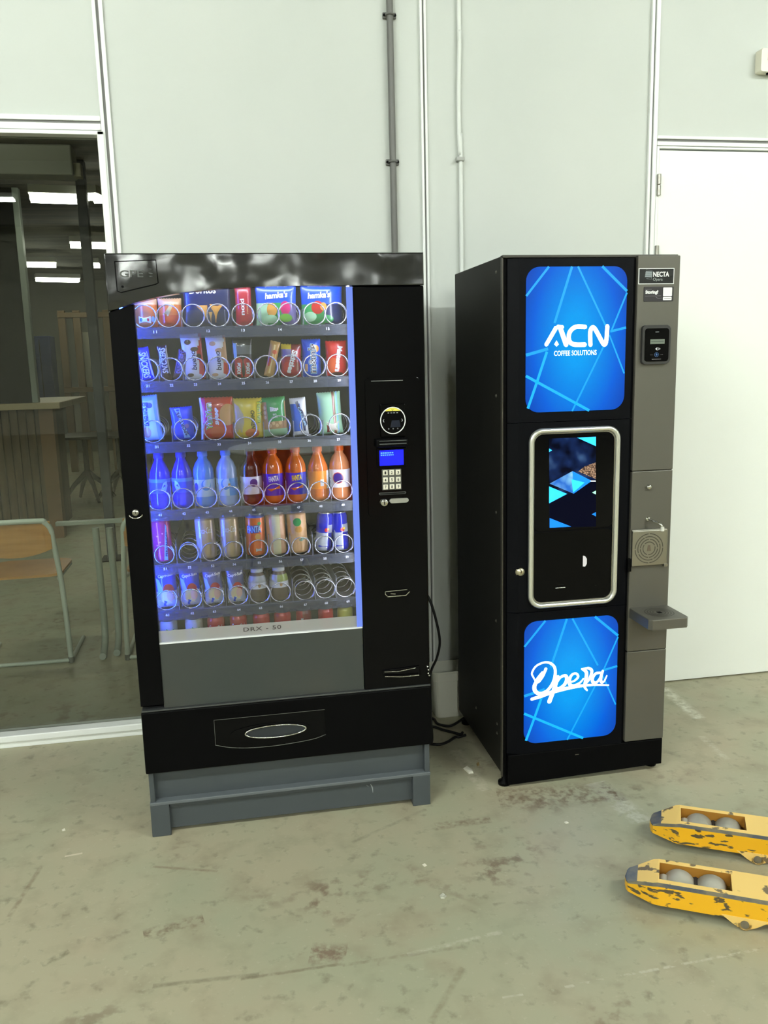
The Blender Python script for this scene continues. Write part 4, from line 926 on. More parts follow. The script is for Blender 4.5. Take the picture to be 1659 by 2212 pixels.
MB().tube([PT(1.29, .1625, .46), PT(1.36, .1625, 1.05)], .02, yel, 12).tube(smooth_path([PT(1.36, .1625, 1.05), PT(1.365, .07, 1.1), PT(1.38, .07, 1.2), PT(1.385, .1625, 1.23), PT(1.38, .255, 1.2), PT(1.365, .255, 1.1), PT(1.36, .1625, 1.05)], 5), .014, blk, 10).build('handle', pt)

# bits of litter on the floor
lit = M('paper_white', (228, 224, 206), .7)
def scrap(name, P, label, cat='litter', h=.003, mt=lit):
    Q = [atz(*p, 0) for p in P]; c = sum(Q, Vector())/len(Q)
    m = MB(); n_ = len(Q)
    m.add([(q.x, q.y, .0005) for q in Q]+[(c.x+(q.x-c.x)*.8, c.y+(q.y-c.y)*.8, h*(1 if k % 2 else .6)) for k, q in enumerate(Q)], [tuple(range(n_)), tuple(range(n_, 2*n_))]+[(k, (k+1) % n_, n_+(k+1) % n_, n_+k) for k in range(n_)], mt)
    tag(m.build(name, None, loc=(c.x, c.y, 0)), label, cat, 'scraps on the floor')
scrap('paper_scrap', [(1000, 1660), (1008, 1657), (1022, 1664), (1023, 1671), (1013, 1672), (1006, 1666)], 'curled white paper scrap on the floor between the machines', h=.008)
scrap('paper_scrap', [(911, 1868), (918, 1866), (923, 1870), (917, 1873)], 'small white scrap on the floor in front of the gap between the machines')
scrap('plastic_scrap', [(949, 1935), (957, 1931), (965, 1936), (960, 1942), (952, 1941)], 'pale crumpled scrap on the open floor, the nearest to the viewer', mt=M('scrap_grey', (186, 186, 170), .5), h=.006)
scrap('paper_scrap', [(1218, 1776), (1225, 1775), (1229, 1778), (1222, 1780)], 'tiny white scrap on the floor in front of the coffee machine')
scrap('crumb', [(1029, 1650), (1034, 1648), (1036, 1653), (1031, 1656)], 'small tan crumb on the floor against the coffee machine side', mt=M('crumb_tan', (150, 128, 84), .8), h=.006)
scrap('paper_scrap', [(133, 1793), (140, 1790), (142, 1794), (135, 1796)], 'tiny white scrap on the floor in front of the window', h=.003)
# ------------------------------------------------------------------ goods in the snack machine
def C(name, rgb, rough=.32, **k): return M(name, rgb, rough, **k)
foil = lambda n_, rgb: M(n_, rgb, .28, .0, coat=.5)
wht = foil('pack_white', (236, 240, 244)); red = foil('pack_red', (200, 32, 30)); dred = foil('pack_dark_red', (124, 22, 26)); navy = foil('pack_navy', (14, 30, 84))
blu = foil('pack_blue', (8, 84, 220)); lblu = foil('pack_light_blue', (150, 205, 245)); grn = foil('pack_green', (52, 160, 84)); pgrn = foil('pack_pale_green', (168, 216, 176))
orn = foil('pack_orange', (226, 128, 62)); dorn = foil('pack_dark_orange', (214, 92, 44)); yelw = foil('pack_yellow', (236, 210, 60)); gold = foil('pack_gold', (206, 160, 84)); brn = foil('pack_brown', (74, 40, 28))
lav = foil('pack_lavender', (120, 110, 170)); tan = foil('pack_tan', (214, 172, 128)); nut = foil('pack_nut', (190, 150, 106)); pnk = foil('pack_pink', (214, 30, 120)); chip = foil('chip_gold', (224, 164, 74)); blkp = foil('pack_black', (18, 18, 24))
YP0 = YF+.040
def bag(name, box_, d, region, label, cat, grp, prints=(), tilt=0, base=None, y=None, nu=18, nv=26, flat_=False, crimp=True):
    px0, px1, pt, pb = box_; y = y or YP0; pm = (pt+pb)/2
    x0, x1 = at(px0, pm, y-d*.4).x, at(px1, pm, y-d*.4).x; cx = (x0+x1)/2; w_ = x1-x0
    zt = at((px0+px1)/2, pt, y-d*.3).z; zb = base if base is not None else at((px0+px1)/2, pb, y-d*.3).z; h = zt-zb
    def S(u, v, side, e=0):
        t = max(0, (1-abs(u)**(6 if flat_ else 2.6)))*max(0, 1-abs(2*v-1)**(14 if flat_ else 5))**.8
        wv = 1-.05*math.sin(PI*v)*(0 if flat_ else 1)
        return Vector((cx+u*w_/2*wv, y+side*(d/2*t+.0004+e), zb+v*h))
    m = MB(); vs = []; fs = []; ms = []
    for side in (-1, 1):
        o = len(vs)
        for j in range(nv+1):
            v = j/nv
            for i in range(nu+1):
                u = i/nu*2-1; p = S(u, v, side)
                if crimp and not flat_ and j in (0, nv): p.z += .0012*(1 if i % 2 else -1)
                vs.append(p)
        for j in range(nv):
            for i in range(nu):
                a = o+j*(nu+1)+i; f = (a, a+1, a+nu+2, a+nu+1); fs.append(f); ms.append(region((i+.5)/nu, (j+.5)/nv))
    K = (nu+1)*(nv+1)
    rim = [i for i in range(nu+1)]+[j*(nu+1)+nu for j in range(1, nv+1)]+[nv*(nu+1)+i for i in range(nu-1, -1, -1)]+[j*(nu+1) for j in range(nv-1, 0, -1)]
    for a, b2 in zip(rim, rim[1:]+rim[:1]): fs.append((a, K+a, K+b2, b2)); ms.append(region(.02, .5))
    m.add(vs, fs, ms, True)
    for ip, P in enumerate(prints):
        kind = P[0]
        if kind == 't':     # text: string, u, v, width frac of h or w, height m, rot, mat, bold, shear
            _, s, u0, v0, wd, ht, rot, mt, bold, shear = P
            text(m, s, wd, ht, lambda a, b2: S((u0*2-1)+a/(w_/2), v0+b2/h, -1, .0019+.0003*ip), mt, rot, bold, shear)
        elif kind == 'p':   # patch polygon in u,v
            _, poly, mt, e = P
            c0 = (sum(p[0] for p in poly)/len(poly), sum(p[1] for p in poly)/len(poly)); R_ = []
            for k in range(5):
                f = k/4; R_.append([S((c0[0]+(p[0]-c0[0])*f)*2-1, c0[1]+(p[1]-c0[1])*f, -1, e) for p in poly])
            n_ = len(poly); vs2 = [p for L in R_ for p in L]
            m.add(vs2, [(k*n_+i, k*n_+(i+1) % n_, (k+1)*n_+(i+1) % n_, (k+1)*n_+i) for k in range(4) for i in range(n_)], mt)
    o = m.build(name, None, loc=(cx, y, zb)); tag(o, label, cat, grp)
    if tilt: o.rotation_euler.y = math.radians(tilt); o.location.z += abs(math.sin(math.radians(tilt)))*w_/2
    return o, w_, h
def circ(u, v, a, b2, n_=18): return [(u+a*math.cos(2*PI*k/n_), v+b2*math.sin(2*PI*k/n_)) for k in range(n_)]
const = lambda mt: (lambda u, v: mt)
V90 = PI/2
g1, g2, g3 = 'packets on the top tray of the snack machine', 'bars and pouches on the second tray of the snack machine', 'snacks on the third tray of the snack machine'
B1, B2, B3, B4, B5, B6 = (BASE[k] for k in range(1, 7))
# row 1
bag('crisps_bag', (288, 340, 646, 706), .04, lambda u, v: tan if v > .8 else orn, 'orange crisps bag with a small white score panel, first on the top tray', 'crisps', g1, [('p', [(.2, .16), (.72, .16), (.72, .40), (.2, .40)], wht, .001), ('p', circ(.30, .28, .06, .07), blu, .0016), ('p', circ(.60, .28, .05, .06), red, .0016), ('p', circ(.82, .30, .08, .1), lblu, .001)], base=B1)
bag('crisps_bag', (341, 393, 644, 706), .04, lambda u, v: tan if v > .75 else dorn if v < .42 else orn, 'orange crisps bag with a pale triangle chip printed on it, on the top tray', 'crisps', g1, [('p', [(.18, .45), (.55, .88), (.72, .8), (.42, .38)], foil('chip_pale', (226, 206, 128)), .001)], base=B1)
bag('crisps_bag', (394, 500, 600, 708), .04, lambda u, v: navy if v > .35 else foil('pack_slate', (52, 60, 84)), 'wide dark blue corn chip bag with two printed chips on the top tray', 'crisps', g1, [('t', 'Doritos', .42, .75, .085, .022, 0, wht, .02, .15), ('p', [(.26, .44), (.5, .44), (.5, .10)], chip, .001), ('p', [(.55, .46), (.84, .46), (.66, .08)], chip, .001), ('p', [(.52, .3), (.6, .3), (.56, .06)], gold, .001)], base=B1)
bag('snack_packet', (508, 544, 612, 708), .03, lambda u, v: foil('pack_rose', (178, 40, 56)), 'narrow red packet with upright white lettering on the top tray', 'snack', g1, [('t', 'noxi', .42, .45, .05, .013, V90, wht, .03, 0), ('t', 'noxi', .72, .4, .03, .006, V90, tan, .02, 0)], base=B1)
bag('crisps_bag', (552, 642, 612, 708), .04, lambda u, v: blu if v > .55 else (pgrn if u < .3 else lav if u > .62 else grn), 'blue and green crisps bag beside the narrow red packet on the top tray', 'crisps', g1, [('t', "hamka's", .5, .72, .075, .02, .08, wht, .04, .2), ('p', circ(.38, .38, .13, .16), chip, .001), ('p', circ(.72, .42, .13, .16), pnk, .001), ('p', circ(.35, .16, .16, .1), pgrn, .0013), ('p', circ(.72, .18, .16, .1), foil('leaf_green', (120, 190, 70)), .0013)], base=B1)
bag('crisps_bag', (650, 742, 612, 708), .04, lambda u, v: blu if v > .5 else (grn if u < .55 else navy), 'blue and green crisps bag with a red round print, last on top tray', 'crisps', g1, [('t', "hamka's", .42, .72, .075, .02, .05, wht, .04, .2), ('p', circ(.38, .42, .15, .16), red, .001), ('p', circ(.52, .44, .08, .1), chip, .0014), ('p', circ(.2, .2, .15, .12), pgrn, .0012), ('p', circ(.6, .14, .16, .1), grn, .0012)], base=B1)
# row 2
def bar(name, box_, mat_or_fn, label, prints, tilt=0, d=.018, cat='chocolate bar', base=None):
    return bag(name, box_, d, mat_or_fn if callable(mat_or_fn) else const(mat_or_fn), label, cat, g2, prints, tilt, base if base is not None else B2, flat_=False, nu=14, nv=26)
sb = foil('bar_deep_blue', (16, 40, 190))
bar('chocolate_bar', (300, 333, 752, 822), sb, 'blue chocolate bar with slanted white lettering, first on the second tray', [('p', [(.14, .06), (.98, .04), (.86, .86), (.1, .88)], wht, .0008), ('p', [(.2, .08), (.92, .06), (.80, .84), (.16, .86)], sb, .0011), ('t', 'SNICKERS', .53, .46, .082, .022, -V90, wht, .03, .25)], -8)
bar('chocolate_bar', (346, 369, 746, 822), brn, 'brown chocolate bar with slanted white lettering, upright in front of its twin', [('p', [(.08, .16), (.95, .16), (.95, .97), (.08, .97)], wht, .0008), ('p', [(.14, .18), (.89, .18), (.89, .95), (.14, .95)], navy, .0011), ('t', 'SNICKERS', .52, .56, .080, .019, V90, wht, .03, .2)], -5)
bar('chocolate_bar', (370, 393, 756, 822), brn, 'brown chocolate bar leaning to the side behind its upright twin', [('p', [(.08, .16), (.95, .16), (.95, .97), (.08, .97)], lav, .0008), ('p', [(.14, .18), (.89, .18), (.89, .95), (.14, .95)], navy, .0011), ('t', 'SNICKERS', .52, .56, .074, .018, V90, lav, .03, .2)], 15)
def bueno(box_, label, c_edge, tilt):
    chocs = brn if c_edge is red else tan
    bar('chocolate_bar', box_, lambda u, v: (c_edge if u > .8+.1*math.sin(v*9) else wht), label, [('p', circ(.32, .82, .16, .055), chocs, .0008), ('p', circ(.62, .66, .2, .05), chocs, .0008), ('p', circ(.8, .5, .12, .06), chocs, .0008), ('p', circ(.3, .10, .16, .04), chocs, .0008), ('p', [(.72, .12), (.98, .06), (.98, .34), (.8, .38)], foil('pack_vermilion', (226, 76, 44)), .0009), ('t', 'bueno', .52, .42, .06, .017, V90, black_p, .015, .15)], tilt)
bueno((396, 442, 722, 822), 'white and red hazelnut bar with black lettering and brown nut pictures', red, -3)
bueno((450, 494, 726, 822), 'white and pale tan hazelnut bar, right of the white and red one', tan, -3)
bar('wafer_bar', (503, 546, 732, 822), lambda u, v: blkp if v > .86 or v < .62 else foil('box_slate', (96, 102, 104)), 'dark wafer bar box with two red and white bars on its front', [('p', [(.04, .52), (.2, .52), (.2, .9), (.04, .9)], lblu, .0008), ('p', [(.06, .04), (.47, .04), (.47, .48), (.3, .54), (.06, .48)], red, .0009), ('p', [(.53, .04), (.94, .04), (.94, .48), (.72, .54), (.53, .48)], red, .0009), ('t', 'KitKat', .27, .26, .036, .013, V90, wht, .05, .1), ('t', 'KitKat', .74, .26, .036, .013, V90, wht, .05, .1)], 0)
bar('snack_stick', (568, 590, 738, 826), gold, 'thin gold snack stick leaning over in its spiral on the second tray', [('p', [(.35, .0), (.6, .0), (.6, 1), (.4, 1)], foil('gold_light', (240, 214, 150)), .0008), ('p', circ(.25, .42, .18, .14), dorn, .0009), ('p', circ(.6, .7, .25, .06), dorn, .0009)], 14)
bar('sweets_pouch', (606, 650, 744, 822), lambda u, v: (yelw if u < .5 else dred) if v > .86 else lav if v > .6 and u < .5 else foil('pack_crimson', (176, 24, 44)), 'red and purple sweets pouch with white lettering across its front', [('t', 'Skittles', .55, .46, .075, .019, -V90-.25, wht, .05, 0), ('p', circ(.3, .3, .2, .16), red, .0007), ('p', circ(.82, .32, .1, .14), foil('candy_brown', (150, 74, 44)), .0007)], 2, .026, 'sweets')
bar('sweets_pouch', (653, 694, 732, 820), lambda u, v: blu, 'bright blue sweets pouch with dark outlined lettering and a yellow biscuit', [('p', circ(.72, .74, .2, .1), chip, .0007), ('t', "m&m's", .52, .48, .098, .030, V90, lblu, .11, 0), ('t', "m&m's", .52, .48, .092, .025, V90, brn, .06, 0), ('t', "m&m's", .52, .48, .090, .022, V90, wht, .0, 0), ('p', [(.12, .14), (.26, .14), (.26, .34), (.12, .34)], tan, .0008)], 0, .028, 'sweets')
bar('sweets_pouch', (704, 750, 736, 820), lambda u, v: foil('pack_scarlet', (206, 36, 34)), 'red sweets pouch with white slanting lettering, last on the second tray', [('p', circ(.35, .3, .3, .22), dorn, .0007), ('t', 'Maltesers', .6, .48, .082, .018, -V90+.35-.5, wht, .05, 0), ('p', circ(.5, .06, .3, .05), brn, .0008)], 0, .028, 'sweets')
# row 3
def snack3(name, box_, fn, label, prints, tilt=0, d=.03, cat='snack'): return bag(name, box_, d, fn if callable(fn) else const(fn), label, cat, g3, prints, tilt, B3)
snack3('sandwich_biscuits', (302, 351, 856, 955), lambda u, v: (lblu if u > .75 or v > .9 else foil('pack_ice', (206, 232, 248))), 'pale blue biscuit packet with dark blue upright lettering, first on the third tray', [('t', "B'tween", .42, .60, .075, .020, -V90, foil('ink_blue', (16, 60, 170)), .04, .1), ('p', circ(.3, .2, .2, .12), tan, .0008), ('p', circ(.6, .78, .14, .06), blu, .0008)], -5)
snack3('gum_pouch', (372, 421, 880, 957), lambda u, v: (foil('gum_blue', (10, 70, 215))), 'vivid blue chewing gum pouch with a pale lettered band', [('p', [(.18, .96), (.45, .96), (.78, .06), (.5, .06)], lblu, .0008), ('t', 'SPORTLIFE', .48, .5, .078, .012, V90+.32, navy, .03, 0), ('p', circ(.68, .42, .1, .07), lav, .0009)], -3, .02, 'chewing gum')
gtx = foil('yum_green', (190, 214, 70))
snack3('noodle_packet', (432, 505, 858, 950), lambda u, v: wht if u < .06 else (pnk if u < .14 and v > .3 else foil('noodle_red', (216, 66, 40))), 'red instant noodle packet with green and white upright lettering', [('t', 'YumYum', .26, .55, .088, .024, V90, wht, .1, 0), ('t', 'YumYum', .26, .55, .086, .021, V90, foil('yum_dark', (40, 90, 30)), .05, 0), ('t', 'YumYum', .26, .55, .084, .018, V90, gtx, .02, 0), ('t', 'SHRIMP', .5, .55, .055, .012, V90, wht, .06, .25), ('p', circ(.84, .58, .26, .26), foil('noodle_tan', (216, 168, 112)), .0008), ('p', circ(.5, .18, .24, .13), dorn, .0008)], 0, .034, 'noodles')
snack3('noodle_packet', (503, 569, 860, 950), lambda u, v: (foil('noodle_khaki', (196, 186, 110)) if u < .08 else yelw), 'yellow instant noodle packet with dark upright lettering, beside the red one', [('p', [(.04, .06), (.3, .06), (.36, .4), (.34, .6), (.2, .8), (.04, .9)], foil('noodle_beige', (206, 190, 130)), .0008), ('t', 'CHICKEN', .66, .46, .06, .013, -V90, foil('ink_green', (40, 60, 40)), .03, .2), ('t', 'YumYum', .9, .66, .075, .018, -V90, gtx, .08, 0), ('t', 'YumYum', .9, .66, .073, .014, -V90, foil('yum_dark', (40, 90, 30)), .0, 0), ('p', circ(.62, .12, .24, .12), orn, .0008)], 0, .034, 'noodles')
snack3('nut_bag', (568, 622, 859, 948), lambda u, v: grn if v > .38 and .22 < u < .95 or v > .9 else (nut if v > .18 else pgrn), 'green nut bag with white lettering and nuts showing through its window', [('t', 'Bites', .52, .70, .028, .015, 0, wht, .06, 0), ('t', 'BIO', .52, .56, .012, .006, 0, wht, .03, 0), ('t', 'CASHEW', .52, .49, .022, .005, 0, wht, .03, 0)]+[('p', circ(.3+.14*k, .28+.06*(k % 2), .07, .05, 9), foil('nut_pale', (226, 196, 148)), .0009+.0001*k) for k in range(4)]+[('p', circ(.12, .5+.12*k, .06, .05, 9), foil('nut_pale', (226, 196, 148)), .0009) for k in range(3)], -3, .034, 'nuts')
snack3('biscuit_bar', (632, 667, 860, 947), lambda u, v: wht if (v > .84 or v < .12) else (foil('bar_blue', (36, 104, 214)) if u < .6 else wht), 'slim blue and white biscuit bar with a dark wavy lettered ribbon', [('p', [(.32, .9), (.5, .92), (.8, .6), (.98, .3), (.8, .1), (.68, .12), (.78, .3), (.62, .56), (.38, .78)], navy, .0009), ('t', 'CASTNIE', .68, .5, .066, .007, -V90+.28, lblu, .03, 0)], -4, .02, 'biscuits')
snack3('biscuit_bag', (690, 742, 848, 947), lambda u, v: (foil('bag_stripe_brown', (146, 92, 70)) if .62 < u < .74 else lblu if .8 < u < .86 else pgrn), 'pale green biscuit bag with a brown stripe down one side, last on the third tray', [('p', [(.3, .06), (.8, .06), (.85, .3), (.3, .3)], foil('bag_cream', (214, 208, 190)), .0008), ('p', [(.3, .05), (.42, .05), (.4, .18), (.3, .24)], dred, .0010)], -3, .034, 'biscuits')

# bottles and cans: a turned body whose colour may change round it
def turned(mb, cx, cy, prof, region, n_=30):
    """prof: (r, z) list; region(u, v): u = -.5..0..+.5 round from the front, v along the profile"""
    vs = []; fs = []; ms = []; K = len(prof)
    for r_, z in prof:
        for j in range(n_): a = 2*PI*j/n_; vs.append((cx+r_*math.sin(a), cy-r_*math.cos(a), z))
    z0, z1 = prof[0][1], prof[-1][1]
    for i in range(K-1):
        v = ((prof[i][1]+prof[i+1][1])/2-z0)/max(1e-6, z1-z0)
        for j in range(n_):
            u = (j+.5)/n_; u = u-1 if u > .5 else u
            fs.append((i*n_+j, i*n_+(j+1) % n_, (i+1)*n_+(j+1) % n_, (i+1)*n_+j)); ms.append(region(u, v))
    mb.add(vs, fs, ms, True)
def rtext(mb, s, cx, cy, r_, z, wd, ht, mt, rot=0, bold=.03, shear=0, u0=0):
    text(mb, s, wd, ht, lambda a, b2: Vector((cx+r_*math.sin(a/r_+u0), cy-r_*math.cos(a/r_+u0), z+b2)), mt, rot, bold, shear)
def rpatch(mb, poly, cx, cy, r_, mt):
    c0 = (sum(p[0] for p in poly)/len(poly), sum(p[1] for p in poly)/len(poly)); n_ = len(poly); vs = []
    for k in range(5):
        for p in poly:
            a = (c0[0]+(p[0]-c0[0])*k/4)/r_; vs.append((cx+r_*math.sin(a), cy-r_*math.cos(a), c0[1]+(p[1]-c0[1])*k/4))
    mb.add(vs, [(k*n_+i, k*n_+(i+1) % n_, (k+1)*n_+(i+1) % n_, (k+1)*n_+i) for k in range(4) for i in range(n_)], mt)
def dense(P, k=4):
    out = []
    for (r0, z0), (r1, z1) in zip(P[:-1], P[1:]):
        for j in range(k): out.append((r0+(r1-r0)*j/k, z0+(z1-z0)*j/k))
    return out+[P[-1]]
g4, g5, g6, g7 = 'drink bottles on the fourth tray', 'drink cans on the fifth tray', 'drinks on the sixth tray', 'drink cans at the bottom of the snack machine'
def bottle(px, label, body, cap, lab=None, extra=None, h=.180, r_=.0345, shape=0, py=1060):
    cy = YF+.049; cx = at(px, py, YF+.02).x; z = B4
    r = empty('drink_bottle', (cx, cy, z), label, 'bottle', g4)
    if shape == 0: P = [(0, .002), (.7, 0), (.92, .006), (1, .018), (1, .04), (.96, .05), (1, .06), (1, .098), (.96, .105), (.93, .118), (.62, .145), (.42, .160), (.40, .168)]
    else: P = [(0, .002), (.8, 0), (.97, .005), (1, .012), (.98, .034), (.94, .05), (.94, .06), (.98, .09), (1, .105), (.95, .125), (.72, .145), (.44, .158), (.42, .168)]
    s = h/.184; m = MB(); turned(m, cx, cy, [(q[0]*r_, z+q[1]*s) for q in P], const(body)); m.build('body', r)
    MB().lathe([(0, z+.166*s), (.42*r_+.0015, z+.166*s), (.42*r_+.002, z+.168*s), (.42*r_+.0015, z+.183*s), (.42*r_, z+.184*s), (0, z+.184*s)], cap, (cx, cy, 0), 18).build('cap', r)
    if lab:
        z0, z1, reg = lab; m = MB(); turned(m, cx, cy, dense([(r_+.0005, z+z0), (r_+.0005, z+z1)], 8), reg)
        if extra: extra(m, cx, cy, r_+.0011, z)
        m.build('wrap_label', r)
    return r
deepb = M('bottle_deep_blue', (4, 14, 226), .12, coat=.6); skyb = M('bottle_sky_blue', (66, 142, 246), .12, coat=.6); icy = M('bottle_ice', (150, 180, 240), .12, coat=.6)
cola = M('bottle_cola', (24, 12, 14), .1, coat=.6); orj = M('bottle_orange', (214, 108, 30), .12, coat=.6); amber = M('bottle_amber', (206, 138, 88), .14, coat=.6); capb = C('cap_blue', (20, 40, 190)); capl = C('cap_sky', (80, 140, 240)); capo = C('cap_orange', (206, 92, 24)); capk = C('cap_dark', (30, 16, 20)); capw = C('cap_white', (226, 228, 224))
def leaf(side):
    def f(m, cx, cy, r_, z):
        rpatch(m, [(side*.004, z+.066), (side*.012, z+.085), (side*.024, z+.092), (side*.026, z+.075), (side*.018, z+.055)], cx, cy, r_, C('leaf_ice', (150, 214, 255)))
        rpatch(m, [(side*.010, z+.070), (side*.014, z+.080), (side*.020, z+.076)], cx, cy, r_+.0004, capb)
    return f
bottle(346, 'deep blue water bottle with a pale leaf mark, first on the fourth tray', deepb, capb, (.052, .098, lambda u, v: C('label_blue', (20, 70, 236)) if v < .8 else C('label_blue_pale', (70, 140, 250))), leaf(1))
bottle(394, 'deep blue water bottle with a pale leaf mark, second on the fourth tray', deepb, capb, (.052, .098, lambda u, v: C('label_blue', (20, 70, 236)) if v < .8 else C('label_blue_pale', (70, 140, 250))), leaf(-1))
def sky(k):
    def f(m, cx, cy, r_, z):
        rpatch(m, [(.008+.016*math.cos(q)-(k*.012), z+.072+.018*math.sin(q)) for q in [2*PI*j/20 for j in range(20)]], cx, cy, r_, C('label_sky', (64, 150, 226)))
        rpatch(m, [(.010+.012*math.cos(q)-(k*.012), z+.076+.014*math.sin(q)) for q in [2*PI*j/20 for j in range(20)]], cx, cy, r_+.0004, C('label_ice', (186, 222, 250)))
        if k: rpatch(m, [(.004, z+.064), (.011, z+.064), (.011, z+.074), (.004, z+.074)], cx, cy, r_+.0008, gold)
        else: rpatch(m, [(-.026+.007*math.cos(q), z+.066+.014*math.sin(q)) for q in [2*PI*j/16 for j in range(16)]], cx, cy, r_+.0004, capb)
    return f
bottle(441, 'sky blue water bottle with a white label and a dark blue disc', skyb, capl, (.034, .090, const(C('label_pale', (190, 220, 250)))), sky(0), shape=1)
bottle(491, 'pale blue water bottle whose label carries a small gold square', icy, capl, (.034, .090, lambda u, v: C('label_pale', (190, 220, 250)) if u < .02 else C('label_sky2', (70, 150, 236))), sky(1), shape=1)
def dome(m, cx, cy, r_, z):
    rpatch(m, [(.008+.013*math.cos(q), z+.072+.013*math.sin(q)) for q in [2*PI*j/20 for j in range(20)]], cx, cy, r_, C('label_violet', (60, 52, 140)))
    rtext(m, 'NOVA', cx, cy, r_+.0005, z+.069, .020, .006, wht, u0=.25)
bottle(544, 'dark cola bottle with a white and violet label on the fourth tray', cola, capk, (.034, .092, lambda u, v: wht if v > .3 or v < .2 else lblu), lambda m, cx, cy, r_, z: rpatch(m, [(.008+.013*math.cos(q), z+.072+.013*math.sin(q)) for q in [2*PI*j/20 for j in range(20)]], cx, cy, r_, C('label_violet', (60, 52, 140))), shape=1)
fb = C('label_royal', (34, 40, 190))
def soda(s, col):
    def f(m, cx, cy, r_, z):
        rtext(m, s, cx, cy, r_, z+.082, .034, .018, col, .12, .05, .1)
        rpatch(m, [(-.022, z+.048), (.022, z+.060), (.022, z+.048), (-.01, z+.040)], cx, cy, r_+.0002, orj)
    return f
bottle(592, 'orange soda bottle with a royal blue label, left one of the matching pair', orj, capo, (.026, .098, lambda u, v: fb), soda('FANTA', wht), shape=1)
bottle(642, 'orange soda bottle with a royal blue label, right one of the matching pair', orj, capo, (.026, .098, lambda u, v: fb), soda('FANTA', yelw), shape=1)
bottle(690, 'orange juice bottle with an orange label and a white strip on its side', orj, capo, (.040, .100, lambda u, v: wht if u > .12 else C('label_orange', (240, 140, 30))), lambda m, cx, cy, r_, z: rpatch(m, [(.004, z+.050), (.016, z+.050), (.016, z+.072), (.004, z+.072)], cx, cy, r_, C('label_grey', (200, 204, 204))), shape=0)
def peach(m, cx, cy, r_, z):
    for rr, mt, e in ((.019, dorn, 0), (.0165, C('label_indigo', (34, 44, 130)), .0004)): rpatch(m, [(-.010+rr*math.cos(q), z+.074+rr*math.sin(q)) for q in [2*PI*j/20 for j in range(20)]], cx, cy, r_+e, mt)
bottle(737, 'peach coloured drink bottle with a white and indigo label, last on the fourth tray', amber, capo, (.042, .102, const(wht)), peach, shape=1)
silver = M('can_silver', (196, 198, 200), .25, .8)
def can(px, py, label, body, extra=None, h=.146, r_=.0320, tilt=0, z=None, grp=None, y=None, lean=0):
    cy = y or YF+.045; cx = at(px, py, YF+.02).x; z = B5 if z is None else z
    r = empty('drink_can', (cx, cy, z), label, 'can', grp or g5)
    m = MB(); turned(m, cx, cy, dense([(r_*.90, z+.006), (r_, z+.012), (r_, z+h-.014), (r_*.86, z+h-.004)], 8), body)
    if extra: extra(m, cx, cy, r_+.0006, z)
    m.build('body', r)
    MB().lathe([(0, z+.006), (r_*.72, z+.004), (r_*.80, z), (r_*.90, z+.0063)], silver, (cx, cy, 0), 24).build('base_rim', r)
    MB().lathe([(r_*.862, z+h-.0042), (r_*.88, z+h-.001), (r_*.87, z+h), (r_*.82, z+h), (r_*.80, z+h-.004), (0, z+h-.004)], silver, (cx, cy, 0), 24).build('lid', r)
    if tilt: r.rotation_euler.y = math.radians(tilt); r.location.z += abs(math.sin(math.radians(tilt)))*r_*.8
    if lean: r.rotation_euler.x = math.radians(-lean)
    return r
mag = M('can_magenta', (206, 20, 112), .25, .2, coat=.4)
def fern(m, cx, cy, r_, z):
    rpatch(m, [(.004, z+.010), (.016, z+.010), (.022, z+.120), (.018, z+.128)], cx, cy, r_, lblu)
    rtext(m, 'FERNANDES', cx, cy, r_+.0005, z+.062, .08, .007, navy, V90-.1, .02, 0, .5)
    for u, v in ((-.012, .09), (-.004, .07), (-.014, .06), (.006, .098)): rpatch(m, [(u+.003*math.cos(q), z+v+.003*math.sin(q)) for q in [2*PI*j/8 for j in range(8)]], cx, cy, r_, foil('dot_pink', (246, 130, 190)))
can(350, 1165, 'magenta drink can with a pale blue lettered stripe, first on the fifth tray', const(mag), fern, h=.148, tilt=-2)
champ = M('can_champagne', (196, 172, 132), .3, .3, coat=.4); champ_l = M('can_champagne_pale', (222, 214, 214), .3, .3, coat=.4)
def script(s, mt, zz=.1, wd=.046): return lambda m, cx, cy, r_, z: rtext(m, s, cx, cy, r_, z+zz, wd, .020, mt, 0, .0, .35)
can(446, 1160, 'champagne coloured cola can with pale script, the first of two alike', lambda u, v: champ_l if u < -.06 else champ, script('Coca-Cola', wht), tilt=-2)
can(497, 1160, 'champagne coloured cola can with pale script, next to the orange soda can', lambda u, v: champ_l if u < -.06 else champ, script('Coca-Cola', wht), tilt=-1)
canor = M('can_orange', (240, 112, 26), .25, .1, coat=.4)
def fanta(m, cx, cy, r_, z):
    rtext(m, 'FANTA', cx, cy, r_, z+.095, .052, .026, C('ink_royal', (20, 50, 170)), .05, .16, 0, -.15); rtext(m, 'FANTA', cx, cy, r_+.0004, z+.095, .049, .022, lblu, .05, .03, 0, -.15)
    rpatch(m, [(.014+.007*math.cos(q), z+.113+.006*math.sin(q)) for q in [2*PI*j/12 for j in range(12)]], cx, cy, r_, grn)
    rpatch(m, [(.008+.010*math.cos(q), z+.070+.010*math.sin(q)) for q in [2*PI*j/16 for j in range(16)]], cx, cy, r_, chip)
    rpatch(m, [(.0, z+.02), (.02, z+.02), (.02, z+.03), (.0, z+.03)], cx, cy, r_, C('label_grey', (200, 204, 204)))
can(551, 1156, 'orange soda can with blue outlined white lettering on the fifth tray', lambda u, v: C('can_blue_top', (70, 96, 200)) if v > .9 else canor, fanta, tilt=1)
can(598, 1154, 'peach and cream drink can with a plain cream strip', lambda u, v: C('can_cream', (232, 226, 178)) if -.06 < u < .07 else C('can_peach', (232, 184, 140)), None, tilt=-1)
